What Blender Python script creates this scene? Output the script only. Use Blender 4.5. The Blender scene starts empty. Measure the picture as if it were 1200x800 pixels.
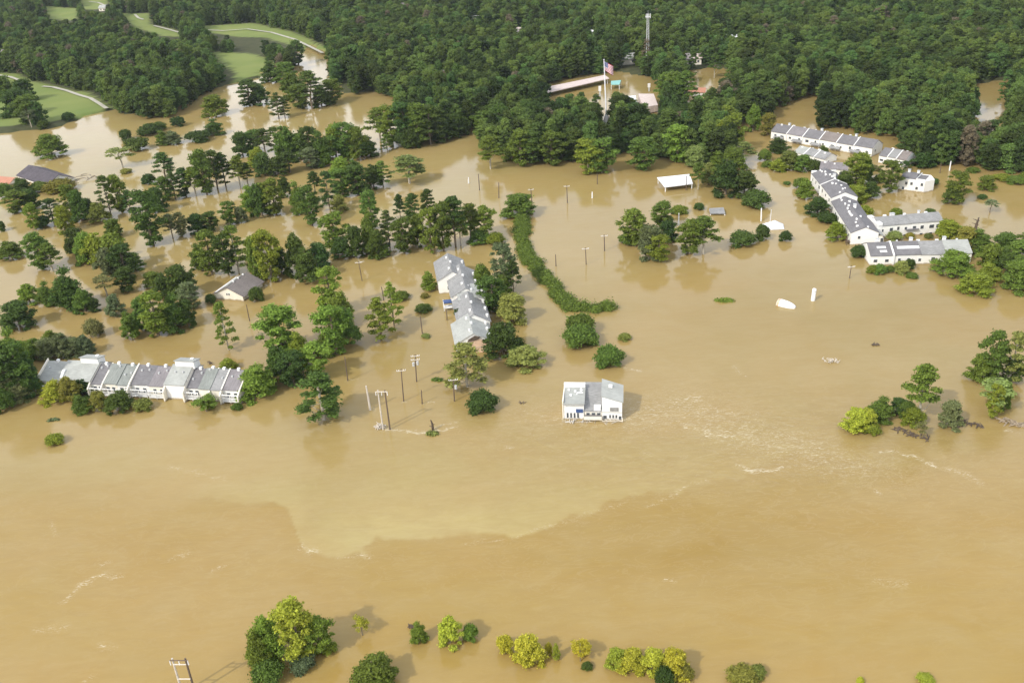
import bpy, math, random
import numpy as np
from mathutils import Vector, Matrix, Euler
C = bpy.context.scene.collection
scene = bpy.context.scene
R = math.radians

# ------------------------------------------------------------------ camera
F, CAMH = 1075.0, 120.0
PITCH, ROLL = R(27.1), R(3.4)
r0 = Vector((1, 0, 0)); fw = Vector((0, math.cos(PITCH), -math.sin(PITCH))); u0 = Vector((0, math.sin(PITCH), math.cos(PITCH)))
RT = r0 * math.cos(ROLL) - u0 * math.sin(ROLL)
UP = r0 * math.sin(ROLL) + u0 * math.cos(ROLL)
CAM = Vector((0, 0, CAMH))
cd = bpy.data.cameras.new('camera'); cam = bpy.data.objects.new('camera', cd); C.objects.link(cam)
m = Matrix((RT, UP, -fw)).transposed().to_4x4(); m.translation = CAM
cam.matrix_world = m
cd.sensor_width = 36; cd.lens = 36 * F / 1200; cd.clip_start = 1; cd.clip_end = 20000
scene.camera = cam

# ------------------------------------------------------------------ light
SUN_EL, AZ = R(40), math.atan2(0.74, 0.67)      # AZ: bearing the shadows fall towards
sd = Vector((math.sin(AZ) * math.cos(SUN_EL), math.cos(AZ) * math.cos(SUN_EL), -math.sin(SUN_EL)))
sl = bpy.data.lights.new('sun', 'SUN'); sl.energy = 2.3; sl.angle = R(1.2); sl.color = (1, .95, .86)
so = bpy.data.objects.new('sun', sl); so.rotation_euler = sd.to_track_quat('-Z', 'Y').to_euler(); so.location = (-300, -100, 300); C.objects.link(so)
world = bpy.data.worlds.new('World'); scene.world = world; world.use_nodes = True
wn = world.node_tree.nodes; wl = world.node_tree.links; wn.clear()
wo = wn.new('ShaderNodeOutputWorld'); bg = wn.new('ShaderNodeBackground'); sky = wn.new('ShaderNodeTexSky')
sky.sky_type = 'NISHITA'; sky.sun_disc = False; sky.sun_elevation = SUN_EL; sky.sun_rotation = AZ + math.pi
sky.air_density = 1.2; sky.dust_density = 2.5; sky.ozone_density = 1.0
tc = wn.new('ShaderNodeTexCoord'); mp = wn.new('ShaderNodeMapping'); mp.inputs['Scale'].default_value = (1.6, 1.6, 6)
nz = wn.new('ShaderNodeTexNoise'); nz.inputs['Scale'].default_value = 1.3; nz.inputs['Detail'].default_value = 5; nz.inputs['Distortion'].default_value = .4
rp = wn.new('ShaderNodeValToRGB'); rp.color_ramp.elements[0].position = .36; rp.color_ramp.elements[1].position = .60
mx = wn.new('ShaderNodeMixRGB'); mx.inputs[2].default_value = (8.4, 8.5, 8.8, 1)
wl.new(tc.outputs['Generated'], mp.inputs[0]); wl.new(mp.outputs[0], nz.inputs[0]); wl.new(nz.outputs[0], rp.inputs[0])
sx_ = wn.new('ShaderNodeSeparateXYZ'); hr = wn.new('ShaderNodeMapRange'); hr.inputs[1].default_value = .20; hr.inputs[2].default_value = .34; hr.inputs[3].default_value = .85; hr.inputs[4].default_value = 0
mxm = wn.new('ShaderNodeMath'); mxm.operation = 'MAXIMUM'; wl.new(tc.outputs['Generated'], sx_.inputs[0]); wl.new(sx_.outputs[2], hr.inputs[0])
wl.new(rp.outputs[0], mxm.inputs[0]); wl.new(hr.outputs[0], mxm.inputs[1]); wl.new(mxm.outputs[0], mx.inputs[0]); wl.new(sky.outputs[0], mx.inputs[1]); wl.new(mx.outputs[0], bg.inputs[0]); wl.new(bg.outputs[0], wo.inputs[0])
bg.inputs[1].default_value = 0.15
vs = scene.view_settings
vs.view_transform = 'Standard'; vs.look = 'None'; vs.gamma = 1; vs.use_curve_mapping = False; vs.exposure = 0.40
scene.cycles.max_bounces = 5; scene.cycles.diffuse_bounces = 2; scene.cycles.glossy_bounces = 2
scene.cycles.transmission_bounces = 2; scene.cycles.transparent_max_bounces = 4; scene.cycles.volume_bounces = 0

# ------------------------------------------------------------------ picture point -> place on the water
def at(px, py, z=0.0):
    d = fw * F + RT * (px - 600) - UP * (py - 400)
    t = (z - CAMH) / d.z
    if t <= 0: t = 40
    return CAM + d * t
def px(P):
    v = P - CAM; dz = v.dot(fw)
    return (600 + F * v.dot(RT) / dz, 400 - F * v.dot(UP) / dz)
def pxn(X, Y, Z=0.0):
    vx, vy, vz = X, Y, Z - CAMH
    dz = vy * fw.y + vz * fw.z
    a = vx * RT.x + vy * RT.y + vz * RT.z; b = vx * UP.x + vy * UP.y + vz * UP.z
    return 600 + F * a / dz, 400 - F * b / dz
def hgt(x, yb, yt):
    P = at(x, yb); lo, hi = 0.0, 80.0
    for _ in range(24):
        mid = (lo + hi) / 2
        if px(P + Vector((0, 0, mid)))[1] > yt: lo = mid
        else: hi = mid
    return lo
def scale_at(P): return F / (P - CAM).dot(fw)      # pixels per metre
def inpoly(x, y, poly):
    x = np.asarray(x, float); y = np.asarray(y, float); c = np.zeros(x.shape, bool)
    n = len(poly)
    for i in range(n):
        x1, y1 = poly[i]; x2, y2 = poly[(i + 1) % n]
        if y1 == y2: continue
        k = (y1 > y) != (y2 > y)
        c ^= k & (x < (x2 - x1) * (y - y1) / (y2 - y1) + x1)
    return c
def vnoise(x, y, s, seed=0):                        # smooth value noise, numpy
    rs = np.random.RandomState(seed); T = rs.rand(64, 64)
    u = x / s; v = y / s; iu = np.floor(u).astype(int); iv = np.floor(v).astype(int)
    fu = u - iu; fv = v - iv; fu = fu * fu * (3 - 2 * fu); fv = fv * fv * (3 - 2 * fv)
    g = lambda a, b: T[a % 64, b % 64]
    return (g(iu, iv) * (1 - fu) + g(iu + 1, iv) * fu) * (1 - fv) + (g(iu, iv + 1) * (1 - fu) + g(iu + 1, iv + 1) * fu) * fv
def segdist(x, y, pts):
    d = np.full(np.shape(x), 1e9)
    for (x1, y1), (x2, y2) in zip(pts[:-1], pts[1:]):
        dx, dy = x2 - x1, y2 - y1; L = dx * dx + dy * dy + 1e-9
        t = np.clip(((x - x1) * dx + (y - y1) * dy) / L, 0, 1)
        d = np.minimum(d, np.hypot(x - x1 - t * dx, y - y1 - t * dy))
    return d

# ------------------------------------------------------------------ materials
def nodemat(name):
    mt = bpy.data.materials.new(name); mt.use_nodes = True
    n = mt.node_tree.nodes; n.clear(); o = n.new('ShaderNodeOutputMaterial')
    return mt, n, mt.node_tree.links, o
def mat(name, col, rough=.7, var=.12, sc=1.2, spec=.3, stretch=(1, 1, 1), bump=0, mud=0, blotch=0):
    mt, n, l, o = nodemat(name)
    b = n.new('ShaderNodeBsdfPrincipled'); b.inputs['Roughness'].default_value = rough; b.inputs['Specular IOR Level'].default_value = spec
    t = n.new('ShaderNodeTexCoord'); mpp = n.new('ShaderNodeMapping'); mpp.inputs['Scale'].default_value = stretch
    z = n.new('ShaderNodeTexNoise'); z.inputs['Scale'].default_value = sc; z.inputs['Detail'].default_value = 4
    mr = n.new('ShaderNodeMapRange'); mr.inputs[1].default_value = .25; mr.inputs[2].default_value = .75
    mr.inputs[3].default_value = 1 - var; mr.inputs[4].default_value = 1 + var
    mm = n.new('ShaderNodeVectorMath'); mm.operation = 'SCALE'; mm.inputs[0].default_value = col[:3]
    l.new(t.outputs['Object'], mpp.inputs[0]); l.new(mpp.outputs[0], z.inputs[0]); l.new(z.outputs[0], mr.inputs[0]); l.new(mr.outputs[0], mm.inputs['Scale'])
    out = mm.outputs[0]
    if blotch:                                        # weathering in larger patches
        z3 = n.new('ShaderNodeTexNoise'); z3.inputs['Scale'].default_value = .35; z3.inputs['Detail'].default_value = 6; l.new(t.outputs['Object'], z3.inputs[0])
        m3 = n.new('ShaderNodeMapRange'); m3.inputs[1].default_value = .35; m3.inputs[2].default_value = .65; m3.inputs[3].default_value = 1 - blotch; m3.inputs[4].default_value = 1 + blotch
        v3 = n.new('ShaderNodeVectorMath'); v3.operation = 'SCALE'; l.new(z3.outputs[0], m3.inputs[0]); l.new(out, v3.inputs[0]); l.new(m3.outputs[0], v3.inputs['Scale']); out = v3.outputs[0]
    if mud:                                           # muddy wet band just above the flood line
        sz = n.new('ShaderNodeSeparateXYZ'); l.new(t.outputs['Object'], sz.inputs[0])
        ad = n.new('ShaderNodeMath'); ad.operation = 'MULTIPLY_ADD'; ad.inputs[1].default_value = .9; l.new(z.outputs[0], ad.inputs[0]); l.new(sz.outputs[2], ad.inputs[2])
        m4 = n.new('ShaderNodeMapRange'); m4.inputs[1].default_value = .55; m4.inputs[2].default_value = 1.0; m4.inputs[3].default_value = mud; m4.inputs[4].default_value = 0; l.new(ad.outputs[0], m4.inputs[0])
        c4 = n.new('ShaderNodeMixRGB'); c4.inputs[2].default_value = (.26, .19, .09, 1); l.new(m4.outputs[0], c4.inputs[0]); l.new(out, c4.inputs[1]); out = c4.outputs[0]
    l.new(out, b.inputs['Base Color']); l.new(b.outputs[0], o.inputs[0])
    if bump:
        bp = n.new('ShaderNodeBump'); bp.inputs['Strength'].default_value = bump; bp.inputs['Distance'].default_value = .05
        l.new(z.outputs[0], bp.inputs['Height']); l.new(bp.outputs[0], b.inputs['Normal'])
    return mt
def foliage(name, col, rv=.22, iv=.35, hue=(.0, .0)):
    mt, n, l, o = nodemat(name)
    d = n.new('ShaderNodeBsdfPrincipled'); d.inputs['Roughness'].default_value = .65; d.inputs['Specular IOR Level'].default_value = .18
    tr = n.new('ShaderNodeBsdfTranslucent'); ms = n.new('ShaderNodeMixShader'); ms.inputs[0].default_value = .34
    oi = n.new('ShaderNodeObjectInfo'); g = n.new('ShaderNodeNewGeometry')
    a = n.new('ShaderNodeMapRange'); a.inputs[3].default_value = 1 - rv; a.inputs[4].default_value = 1 + rv
    b = n.new('ShaderNodeMapRange'); b.inputs[3].default_value = 1 - iv; b.inputs[4].default_value = 1 + iv
    mu = n.new('ShaderNodeMath'); mu.operation = 'MULTIPLY'
    # hue drift between objects: towards olive or towards blue green
    mh = n.new('ShaderNodeMixRGB'); fr = n.new('ShaderNodeMath'); fr.operation = 'FRACT'; m7 = n.new('ShaderNodeMath'); m7.operation = 'MULTIPLY'; m7.inputs[1].default_value = 7.31
    mh.inputs[1].default_value = (col[0] * .85, col[1] * .98, col[2] * 1.05, 1); mh.inputs[2].default_value = (col[0] * 1.22, col[1] * 1.03, col[2] * .85, 1)
    sc = n.new('ShaderNodeVectorMath'); sc.operation = 'SCALE'
    l.new(oi.outputs['Random'], a.inputs[0]); l.new(g.outputs['Random Per Island'], b.inputs[0]); l.new(a.outputs[0], mu.inputs[0]); l.new(b.outputs[0], mu.inputs[1])
    l.new(oi.outputs['Random'], m7.inputs[0]); l.new(m7.outputs[0], fr.inputs[0]); l.new(fr.outputs[0], mh.inputs[0])
    l.new(mh.outputs[0], sc.inputs[0]); l.new(mu.outputs[0], sc.inputs['Scale'])
    l.new(sc.outputs[0], d.inputs['Base Color']); l.new(sc.outputs[0], tr.inputs[0])
    l.new(d.outputs[0], ms.inputs[1]); l.new(tr.outputs[0], ms.inputs[2]); l.new(ms.outputs[0], o.inputs[0])
    return mt
FOL = dict(
    dark=foliage('foliage_dark', (.075, .125, .027)),
    mid=foliage('foliage_mid', (.130, .195, .033)),
    bright=foliage('foliage_bright', (.200, .275, .038)),
    yellow=foliage('foliage_yellow', (.440, .450, .050)),
    pale=foliage('foliage_pale', (.240, .290, .080)),
    grey=foliage('foliage_grey', (.175, .205, .085)),
    olive=foliage('foliage_olive', (.215, .225, .045)),
    forest=foliage('foliage_forest', (.084, .142, .034), rv=.6))
fm_ = FOL['forest']; n = fm_.node_tree.nodes; l = fm_.node_tree.links
mh_ = [q for q in n if q.type == 'MIX_RGB'][0]; oi_ = [q for q in n if q.type == 'OBJECT_INFO'][0]; sc_n = [q for q in n if q.type == 'VECT_MATH'][0]
nz_ = n.new('ShaderNodeTexNoise'); nz_.inputs['Scale'].default_value = .022; nz_.inputs['Detail'].default_value = 4; l.new(oi_.outputs['Location'], nz_.inputs[0])
rr_ = n.new('ShaderNodeMapRange'); rr_.inputs[1].default_value = .42; rr_.inputs[2].default_value = .66; rr_.inputs[4].default_value = .6; l.new(nz_.outputs[0], rr_.inputs[0])
mo = n.new('ShaderNodeMixRGB'); mo.inputs[2].default_value = (.150, .195, .040, 1); l.new(rr_.outputs[0], mo.inputs[0]); l.new(mh_.outputs[0], mo.inputs[1])
gt = n.new('ShaderNodeMath'); gt.operation = 'GREATER_THAN'; gt.inputs[1].default_value = .984; l.new(oi_.outputs['Random'], gt.inputs[0])
mb_ = n.new('ShaderNodeMixRGB'); mb_.inputs[2].default_value = (.125, .105, .065, 1); l.new(gt.outputs[0], mb_.inputs[0]); l.new(mo.outputs[0], mb_.inputs[1]); l.new(mb_.outputs[0], sc_n.inputs[0])
BARK = mat('bark', (.20, .16, .11), .9, .3, 3)
PALEBARK = mat('bark_pale', (.42, .38, .30), .9, .25, 3)
WHITE = mat('white_siding', (.82, .81, .77), .6, .05, .8, mud=.8)
CREAM = mat('cream_siding', (.80, .75, .64), .65, .07, .6, mud=.8)
TRIM = mat('white_trim', (.80, .80, .78), .5, .04, 2, mud=.8)
BRICK = mat('tan_wall', (.55, .46, .36), .8, .12, 1, mud=.8)
ROOF = dict(
    grey=mat('roof_grey', (.255, .255, .250), .85, .24, 1.1, stretch=(1, 4, 1), blotch=.10),
    dark=mat('roof_dark', (.165, .160, .165), .85, .22, 1.1, stretch=(1, 4, 1), blotch=.10),
    light=mat('roof_light', (.350, .360, .335), .85, .14, .9, stretch=(1, 4, 1), blotch=.10),
    green=mat('roof_green_grey', (.225, .240, .220), .8, .25, 1.0, stretch=(6, .6, 1), blotch=.10),
    brown=mat('roof_brown', (.200, .175, .160), .85, .2, 1.2, stretch=(1, 4, 1), blotch=.10),
    violet=mat('roof_violet_grey', (.210, .195, .200), .85, .25, 1.0, stretch=(6, .6, 1), blotch=.10),
    red=mat('roof_red', (.42, .20, .13), .8, .15, 1.0),
    pink=mat('roof_pink', (.58, .49, .45), .7, .35, .5, stretch=(1, 9, 1)),
    white=mat('roof_white', (.82, .83, .86), .5, .04, 1),
    teal=mat('roof_teal', (.22, .46, .42), .6, .1, 1))
DARKROOF = mat('roof_charcoal', (.085, .075, .085), .85, .2, 1.0, blotch=.15)
GLASS = mat('window_glass', (.075, .085, .095), .12, .1, 2, spec=.6)
WOOD = mat('pole_wood', (.13, .095, .07), .9, .25, 3)
PALEWOOD = mat('weathered_pole', (.55, .50, .43), .85, .2, 3)
METAL = mat('galvanised_metal', (.48, .49, .49), .5, .1, 3)
STEEL = mat('white_metal', (.80, .80, .80), .4, .03, 3)
CONC = mat('concrete_path', (.42, .40, .33), .9, .15, .2)
DEBRIS = mat('wet_debris', (.10, .075, .055), .9, .4, 2)
PEACH = mat('exposed_insulation', (.66, .47, .33), .85, .15, 1.5)
ORANGE = mat('orange_stain', (.62, .42, .28), .6, .3, 2)
BLUE = mat('blue_tarp', (.05, .09, .22), .5, .15, 2)

# ------------------------------------------------------------------ mesh helpers
class MB:
    def __init__(s): s.v = []; s.f = []
    def add(s, vs_, fs):
        b = len(s.v); s.v += [tuple(q) for q in vs_]; s.f += [tuple(b + i for i in f) for f in fs]; return s
    def box(s, x0, x1, y0, y1, z0, z1):
        return s.add([(x0, y0, z0), (x1, y0, z0), (x1, y1, z0), (x0, y1, z0), (x0, y0, z1), (x1, y0, z1), (x1, y1, z1), (x0, y1, z1)],
                     [(0, 3, 2, 1), (4, 5, 6, 7), (0, 1, 5, 4), (1, 2, 6, 5), (2, 3, 7, 6), (3, 0, 4, 7)])
    def prism(s, sec, x0, x1):                      # sec: (y, z) outline, run along x
        n = len(sec)
        return s.add([(x0, y, z) for y, z in sec] + [(x1, y, z) for y, z in sec],
                     [tuple(range(n))[::-1], tuple(range(n, 2 * n))] + [(i, (i + 1) % n, n + (i + 1) % n, n + i) for i in range(n)])
    def tube(s, pts, rad, n=6):
        pts = [Vector(p) for p in pts]; rings = []
        for i, p in enumerate(pts):
            d = (pts[min(i + 1, len(pts) - 1)] - pts[max(i - 1, 0)]).normalized()
            a = d.cross(Vector((0, 0, 1)) if abs(d.z) < .9 else Vector((1, 0, 0))).normalized(); b = d.cross(a)
            r = rad[i] if isinstance(rad, (list, tuple)) else rad
            rings.append([p + a * math.cos(2 * math.pi * k / n) * r + b * math.sin(2 * math.pi * k / n) * r for k in range(n)])
        fs = [tuple(range(n)), tuple(range(len(pts) * n - 1, (len(pts) - 1) * n - 1, -1))]
        for i in range(len(pts) - 1):
            for k in range(n): fs.append((i * n + k, (i + 1) * n + k, (i + 1) * n + (k + 1) % n, i * n + (k + 1) % n))
        return s.add([q for rg in rings for q in rg], fs)
    def mesh(s, name, m_):
        me = bpy.data.meshes.new(name); me.from_pydata(s.v, [], s.f); me.materials.append(m_); me.update(); return me
def obj(name, mb, m_, parent=None, loc=None, rz=None):
    o = bpy.data.objects.new(name, mb if isinstance(mb, bpy.types.Mesh) else mb.mesh(name, m_)); C.objects.link(o)
    if parent: o.parent = parent
    if loc is not None: o.location = loc
    if rz is not None: o.rotation_euler = (0, 0, rz)
    return o
def tag(o, label=None, cat=None, group=None, kind=None):
    if label: o['label'] = label
    if cat: o['category'] = cat
    if group: o['group'] = group
    if kind: o['kind'] = kind
    return o
def empty(name, label, cat, loc=(0, 0, 0), rz=0, group=None):
    o = bpy.data.objects.new(name, None); C.objects.link(o); o.location = loc; o.rotation_euler = (0, 0, rz); o.empty_display_size = .5
    return tag(o, label, cat, group)
def npmesh(name, V, Fq, m_, smooth=False):
    me = bpy.data.meshes.new(name); me.vertices.add(len(V)); me.vertices.foreach_set('co', np.asarray(V, np.float32).ravel())
    k = Fq.shape[1]; me.loops.add(Fq.size); me.loops.foreach_set('vertex_index', Fq.astype(np.int32).ravel())
    me.polygons.add(len(Fq)); me.polygons.foreach_set('loop_start', np.arange(0, Fq.size, k, dtype=np.int32))
    try: me.polygons.foreach_set('loop_total', np.full(len(Fq), k, np.int32))
    except Exception: pass
    me.update(calc_edges=True); me.materials.append(m_)
    if smooth: me.polygons.foreach_set('use_smooth', np.ones(len(Fq), bool))
    return me

# ------------------------------------------------------------------ areas of the picture, used for land and wood
CLEAR = [
    [(52, 8), (92, 12), (90, 26), (58, 24)], [(93, -4), (130, -2), (122, 12), (98, 14)],
    [(140, 18), (176, 17), (176, 30), (205, 36), (218, 46), (190, 44), (160, 34)],
    [(235, 32), (300, 29), (345, 40), (384, 58), (382, 66), (350, 58), (310, 46), (285, 46), (245, 40)],
    [(245, 62), (300, 66), (324, 76), (304, 90), (270, 100), (278, 88), (262, 78)],
    [(-90, 84), (20, 88), (50, 100), (105, 112), (130, 128), (100, 138), (60, 146), (-90, 158)],
    [(350, 72), (362, 60), (381, 60), (383, 78), (372, 84), (352, 98), (346, 92)],
    [(636, 103), (675, 92), (706, 87), (717, 85), (763, 93), (774, 110), (772, 122), (748, 122), (723, 104), (697, 114), (664, 110), (647, 112)],
    [(811, 84), (834, 79), (842, 94), (824, 111), (812, 116), (800, 109)], [(844, 78), (851, 78), (850, 92), (843, 92)], [(862, 86), (870, 88), (868, 94), (862, 93)],
    [(906, 139), (927, 120), (952, 117), (961, 108), (956, 128), (943, 134), (943, 150), (903, 150)],
    [(1136, 100), (1150, 98), (1180, 93), (1181, 97), (1156, 110), (1160, 122), (1178, 128), (1176, 138), (1158, 143), (1142, 143), (1158, 132), (1148, 113)],
    [(402, 96), (410, 94), (407, 118), (401, 118)], [(405, 119), (430, 108), (440, 110), (467, 118), (448, 126), (436, 140), (420, 140)],
    [(868, 144), (905, 150), (905, 175), (868, 170)], [(704, 116), (712, 116), (714, 145), (707, 145)], [(15, 108), (26, 118), (34, 128), (20, 150), (-40, 152), (-40, 108)]]
GREENS = CLEAR[:6]
PEEK = [(124, 6), (518, 86), (690, 38), (558, 20), (885, 58), (476, 4), (610, 34), (738, 66), (5, 60), (386, 34), (857, 44), (812, 66)]
FR = [(-330, -72), (-330, 88), (-60, 90), (30, 92), (60, 100), (120, 113), (133, 130), (160, 139), (190, 141), (215, 130), (235, 114), (268, 99), (300, 84), (345, 86), (356, 74),
      (375, 58), (385, 92), (398, 116), (410, 120), (432, 111), (470, 118), (470, 150), (480, 168), (500, 168), (550, 156), (560, 150), (565, 178), (600, 190), (650, 192), (700, 192), (730, 178),
      (765, 188), (800, 192), (812, 202), (845, 198), (866, 185), (868, 150), (905, 138), (930, 119), (957, 112), (944, 134), (946, 152), (990, 152), (1035, 161), (1062, 173),
      (1078, 192), (1110, 198), (1200, 205), (1540, 220), (1540, -95)]
LAND = [(-1500, -152), (-400, 180), (-90, 160), (60, 150), (100, 139), (132, 128), (150, 134), (188, 138), (234, 111), (270, 99), (300, 90), (322, 79), (345, 62), (366, 52), (384, 62),
        (388, 92), (400, 108), (440, 106), (480, 112), (560, 112), (630, 104), (660, 92), (717, 84), (765, 88), (800, 84), (834, 77), (870, 82), (905, 100), (930, 112), (960, 106), (1000, 130), (1140, 120), (1130, 98), (1182, 92), (1250, 140), (1900, 190), (2500, -135)]

# ------------------------------------------------------------------ ground
def steps(segs):
    out = [segs[0][0]]
    for a, b, s in segs:
        n = max(1, int(round((b - a) / s))); out += list(a + (b - a) * (np.arange(1, n + 1) / n))
    return np.array(out)
def gridmesh(xs, ys, zf, m_, name):
    X, Y = np.meshgrid(xs, ys); Z = zf(X, Y); V = np.stack([X, Y, Z], -1).reshape(-1, 3)
    nx, ny = len(xs), len(ys); i = (np.arange(ny - 1)[:, None] * nx + np.arange(nx - 1)[None]).ravel()
    return npmesh(name, V, np.stack([i, i + 1, i + nx + 1, i + nx], 1), m_, True), X.ravel(), Y.ravel()
gm, n, l, o = nodemat('ground_soil_and_grass')
b = n.new('ShaderNodeBsdfPrincipled'); b.inputs['Roughness'].default_value = .95; b.inputs['Specular IOR Level'].default_value = .1
at_ = n.new('ShaderNodeAttribute'); at_.attribute_name = 'lawn'; t = n.new('ShaderNodeTexCoord')
z1 = n.new('ShaderNodeTexNoise'); z1.inputs['Scale'].default_value = .03; z1.inputs['Detail'].default_value = 6
z2 = n.new('ShaderNodeTexNoise'); z2.inputs['Scale'].default_value = .2; z2.inputs['Detail'].default_value = 6
c1 = n.new('ShaderNodeMixRGB'); c1.inputs[1].default_value = (.120, .180, .045, 1); c1.inputs[2].default_value = (.24, .26, .085, 1)
c2 = n.new('ShaderNodeMixRGB'); c2.inputs[1].default_value = (.035, .050, .018, 1); c2.inputs[2].default_value = (.09, .085, .045, 1)
cm = n.new('ShaderNodeMixRGB')
l.new(t.outputs['Object'], z1.inputs[0]); l.new(t.outputs['Object'], z2.inputs[0]); l.new(z1.outputs[0], c1.inputs[0]); l.new(z2.outputs[0], c2.inputs[0])
l.new(at_.outputs['Fac'], cm.inputs[0]); l.new(c2.outputs[0], cm.inputs[1]); l.new(c1.outputs[0], cm.inputs[2]); l.new(cm.outputs[0], b.inputs[0]); l.new(b.outputs[0], o.inputs[0])
def groundz(X, Y):
    PX, PY = pxn(X, np.maximum(Y, 200)); k = inpoly(PX + 6 * (vnoise(X, Y, 22, 3) - .5), PY + 5 * (vnoise(X, Y, 18, 4) - .5), LAND) & (Y > 250) | (Y > 1900)
    hz_ = np.where(k, .9 + .8 * vnoise(X, Y, 60, 5), -1.6)
    return np.where(Y > 5000, -1.0, hz_)
xs = steps([(-9000, -900, 900), (-900, 900, 4), (900, 9000, 900)]); ys = steps([(-300, 260, 80), (260, 1300, 4), (1300, 2000, 14), (2000, 12000, 500)])
gme, GX, GY = gridmesh(xs, ys, groundz, gm, 'ground')
gPX, gPY = pxn(GX, np.maximum(GY, 250))
lawn = np.zeros(len(GX))
for p in GREENS: lawn[inpoly(gPX, gPY, p)] = 1
lawn[(GY < 300)] = 0
a = gme.attributes.new('lawn', 'FLOAT', 'POINT'); a.data.foreach_set('value', lawn.astype(np.float32))
tag(obj('ground', gme, gm), kind='structure')

# ------------------------------------------------------------------ flood water
wm, n, l, o = nodemat('muddy_flood_water')
b = n.new('ShaderNodeBsdfPrincipled'); b.inputs['IOR'].default_value = 1.33
def attr(nm):
    q = n.new('ShaderNodeAttribute'); q.attribute_name = nm; return q.outputs['Fac']
def noise(sc, det=5, dist=0, st=(1, 1, 1), rot=0):
    mpp = n.new('ShaderNodeMapping'); mpp.inputs['Scale'].default_value = st; mpp.inputs['Rotation'].default_value = (0, 0, rot)
    q = n.new('ShaderNodeTexNoise'); q.inputs['Scale'].default_value = sc; q.inputs['Detail'].default_value = det; q.inputs['Distortion'].default_value = dist
    l.new(t.outputs['Object'], mpp.inputs[0]); l.new(mpp.outputs[0], q.inputs[0]); return q.outputs[0]
def mixc(f, c1_, c2_):
    q = n.new('ShaderNodeMixRGB')
    for i, c_ in ((0, f), (1, c1_), (2, c2_)):
        if hasattr(c_, 'links'): l.new(c_, q.inputs[i])
        else: q.inputs[i].default_value = c_
    return q.outputs[0]
def mth(op, a_, b_=None, clamp=False):
    q = n.new('ShaderNodeMath'); q.operation = op; q.use_clamp = clamp
    for i, c_ in ((0, a_), (1, b_)):
        if c_ is None: continue
        if hasattr(c_, 'links'): l.new(c_, q.inputs[i])
        else: q.inputs[i].default_value = c_
    return q.outputs[0]
def rng(v, a0, a1, b0, b1):
    q = n.new('ShaderNodeMapRange'); l.new(v, q.inputs[0])
    for i, c_ in enumerate((a0, a1, b0, b1)): q.inputs[i + 1].default_value = c_
    return q.outputs[0]
t = n.new('ShaderNodeTexCoord')
big = rng(noise(.012, 6, 1.6, (1, 1.8, 1)), .35, .65, 0, 1)
streak = rng(noise(.22, 7, 2.2, (.35, 1.5, 1), .12), .42, .66, 0, 1)
med = rng(noise(.06, 6, 1.2, (1, 1.6, 1), .3), .3, .7, 0, 1)
fine = noise(.5, 5, 1.0, (.5, 1.3, 1), .15)
silt_glare = attr('silt_glare')
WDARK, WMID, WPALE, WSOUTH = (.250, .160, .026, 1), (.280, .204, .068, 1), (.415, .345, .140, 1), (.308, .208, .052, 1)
base = mixc(silt_glare, WMID, WPALE)
base = mixc(attr('south'), base, WSOUTH)
base = mixc(attr('deep'), base, WDARK)
base = mixc(mth('MULTIPLY', big, .50), base, (.335, .222, .080, 1))
base = mixc(mth('MULTIPLY', med, .36), base, (.340, .265, .120, 1))
base = mixc(mth('MULTIPLY', rng(fine, .35, .65, 0, 1), mth('ADD', mth('MULTIPLY', attr('rough'), .22), .05)), base, (.225, .145, .045, 1))
base = mixc(mth('MULTIPLY', streak, .13), base, (.225, .145, .042, 1))
fo = attr('foam')
fn = noise(1.3, 6, 2.0, (.45, 1.6, 1), .2)
fr_ = noise(.42, 5, 3.0, (.7, 1.5, 1), .2)
ridge = mth('MAXIMUM', rng(mth('ABSOLUTE', mth('SUBTRACT', fr_, .5)), .0, .022, 1, 0), mth('MULTIPLY', rng(mth('ABSOLUTE', mth('SUBTRACT', noise(.9, 4, 2.0, (.5, 1.5, 1), -.2), .52)), .0, .03, 1, 0), .8))
ridge2 = rng(mth('ABSOLUTE', mth('SUBTRACT', noise(.16, 6, 2.5, (.6, 1.7, 1), .1), .5)), .0, .03, 1, 0)
patch = rng(fn, .46, .60, 0, 1)
fmask = mth('MULTIPLY', mth('MAXIMUM', mth('MULTIPLY', ridge, patch), rng(mth('ADD', fn, mth('MULTIPLY', fo, .26)), .74, .86, 0, 1)), rng(fo, 0, .5, 0, 1), True)
base = mixc(mth('MULTIPLY', ridge2, mth('ADD', mth('MULTIPLY', attr('rough'), .20), .05)), base, (.42, .34, .19, 1))
base = mixc(mth('MULTIPLY', fmask, .72), base, (.60, .54, .40, 1))
l.new(base, b.inputs['Base Color'])
b.inputs['Roughness'].default_value = .09
l.new(rng(attr('rough'), 0, 1, .09, .28), b.inputs['Roughness'])
hgt_ = mth('ADD', mth('MULTIPLY', noise(.35, 4, .6, (.8, 1.2, 1)), .6), mth('MULTIPLY', noise(1.7, 3, .3), .22))
bp = n.new('ShaderNodeBump'); bp.inputs['Distance'].default_value = .25
l.new(rng(attr('rough'), 0, 1, .07, .75), bp.inputs['Strength']); l.new(hgt_, bp.inputs['Height']); l.new(bp.outputs[0], b.inputs['Normal'])
l.new(b.outputs[0], o.inputs[0])
xs = steps([(-2600, -560, 60), (-560, -200, 4), (-200, -110, 1.0), (-110, 110, .6), (110, 200, 1.0), (200, 560, 4), (560, 2600, 60)]); ys = steps([(-60, 90, 10), (90, 125, .9), (125, 215, .45), (215, 300, .9), (300, 420, 2), (420, 1500, 12), (1500, 2100, 60)])
wme, WX, WY = gridmesh(xs, ys, lambda X, Y: X * 0, wm, 'flood_water')
PX, PY = pxn(WX, np.maximum(WY, 60.0))
wob = lambda s1, a1, sd_: (vnoise(WX, WY, s1, sd_) - .5) * a1
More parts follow.
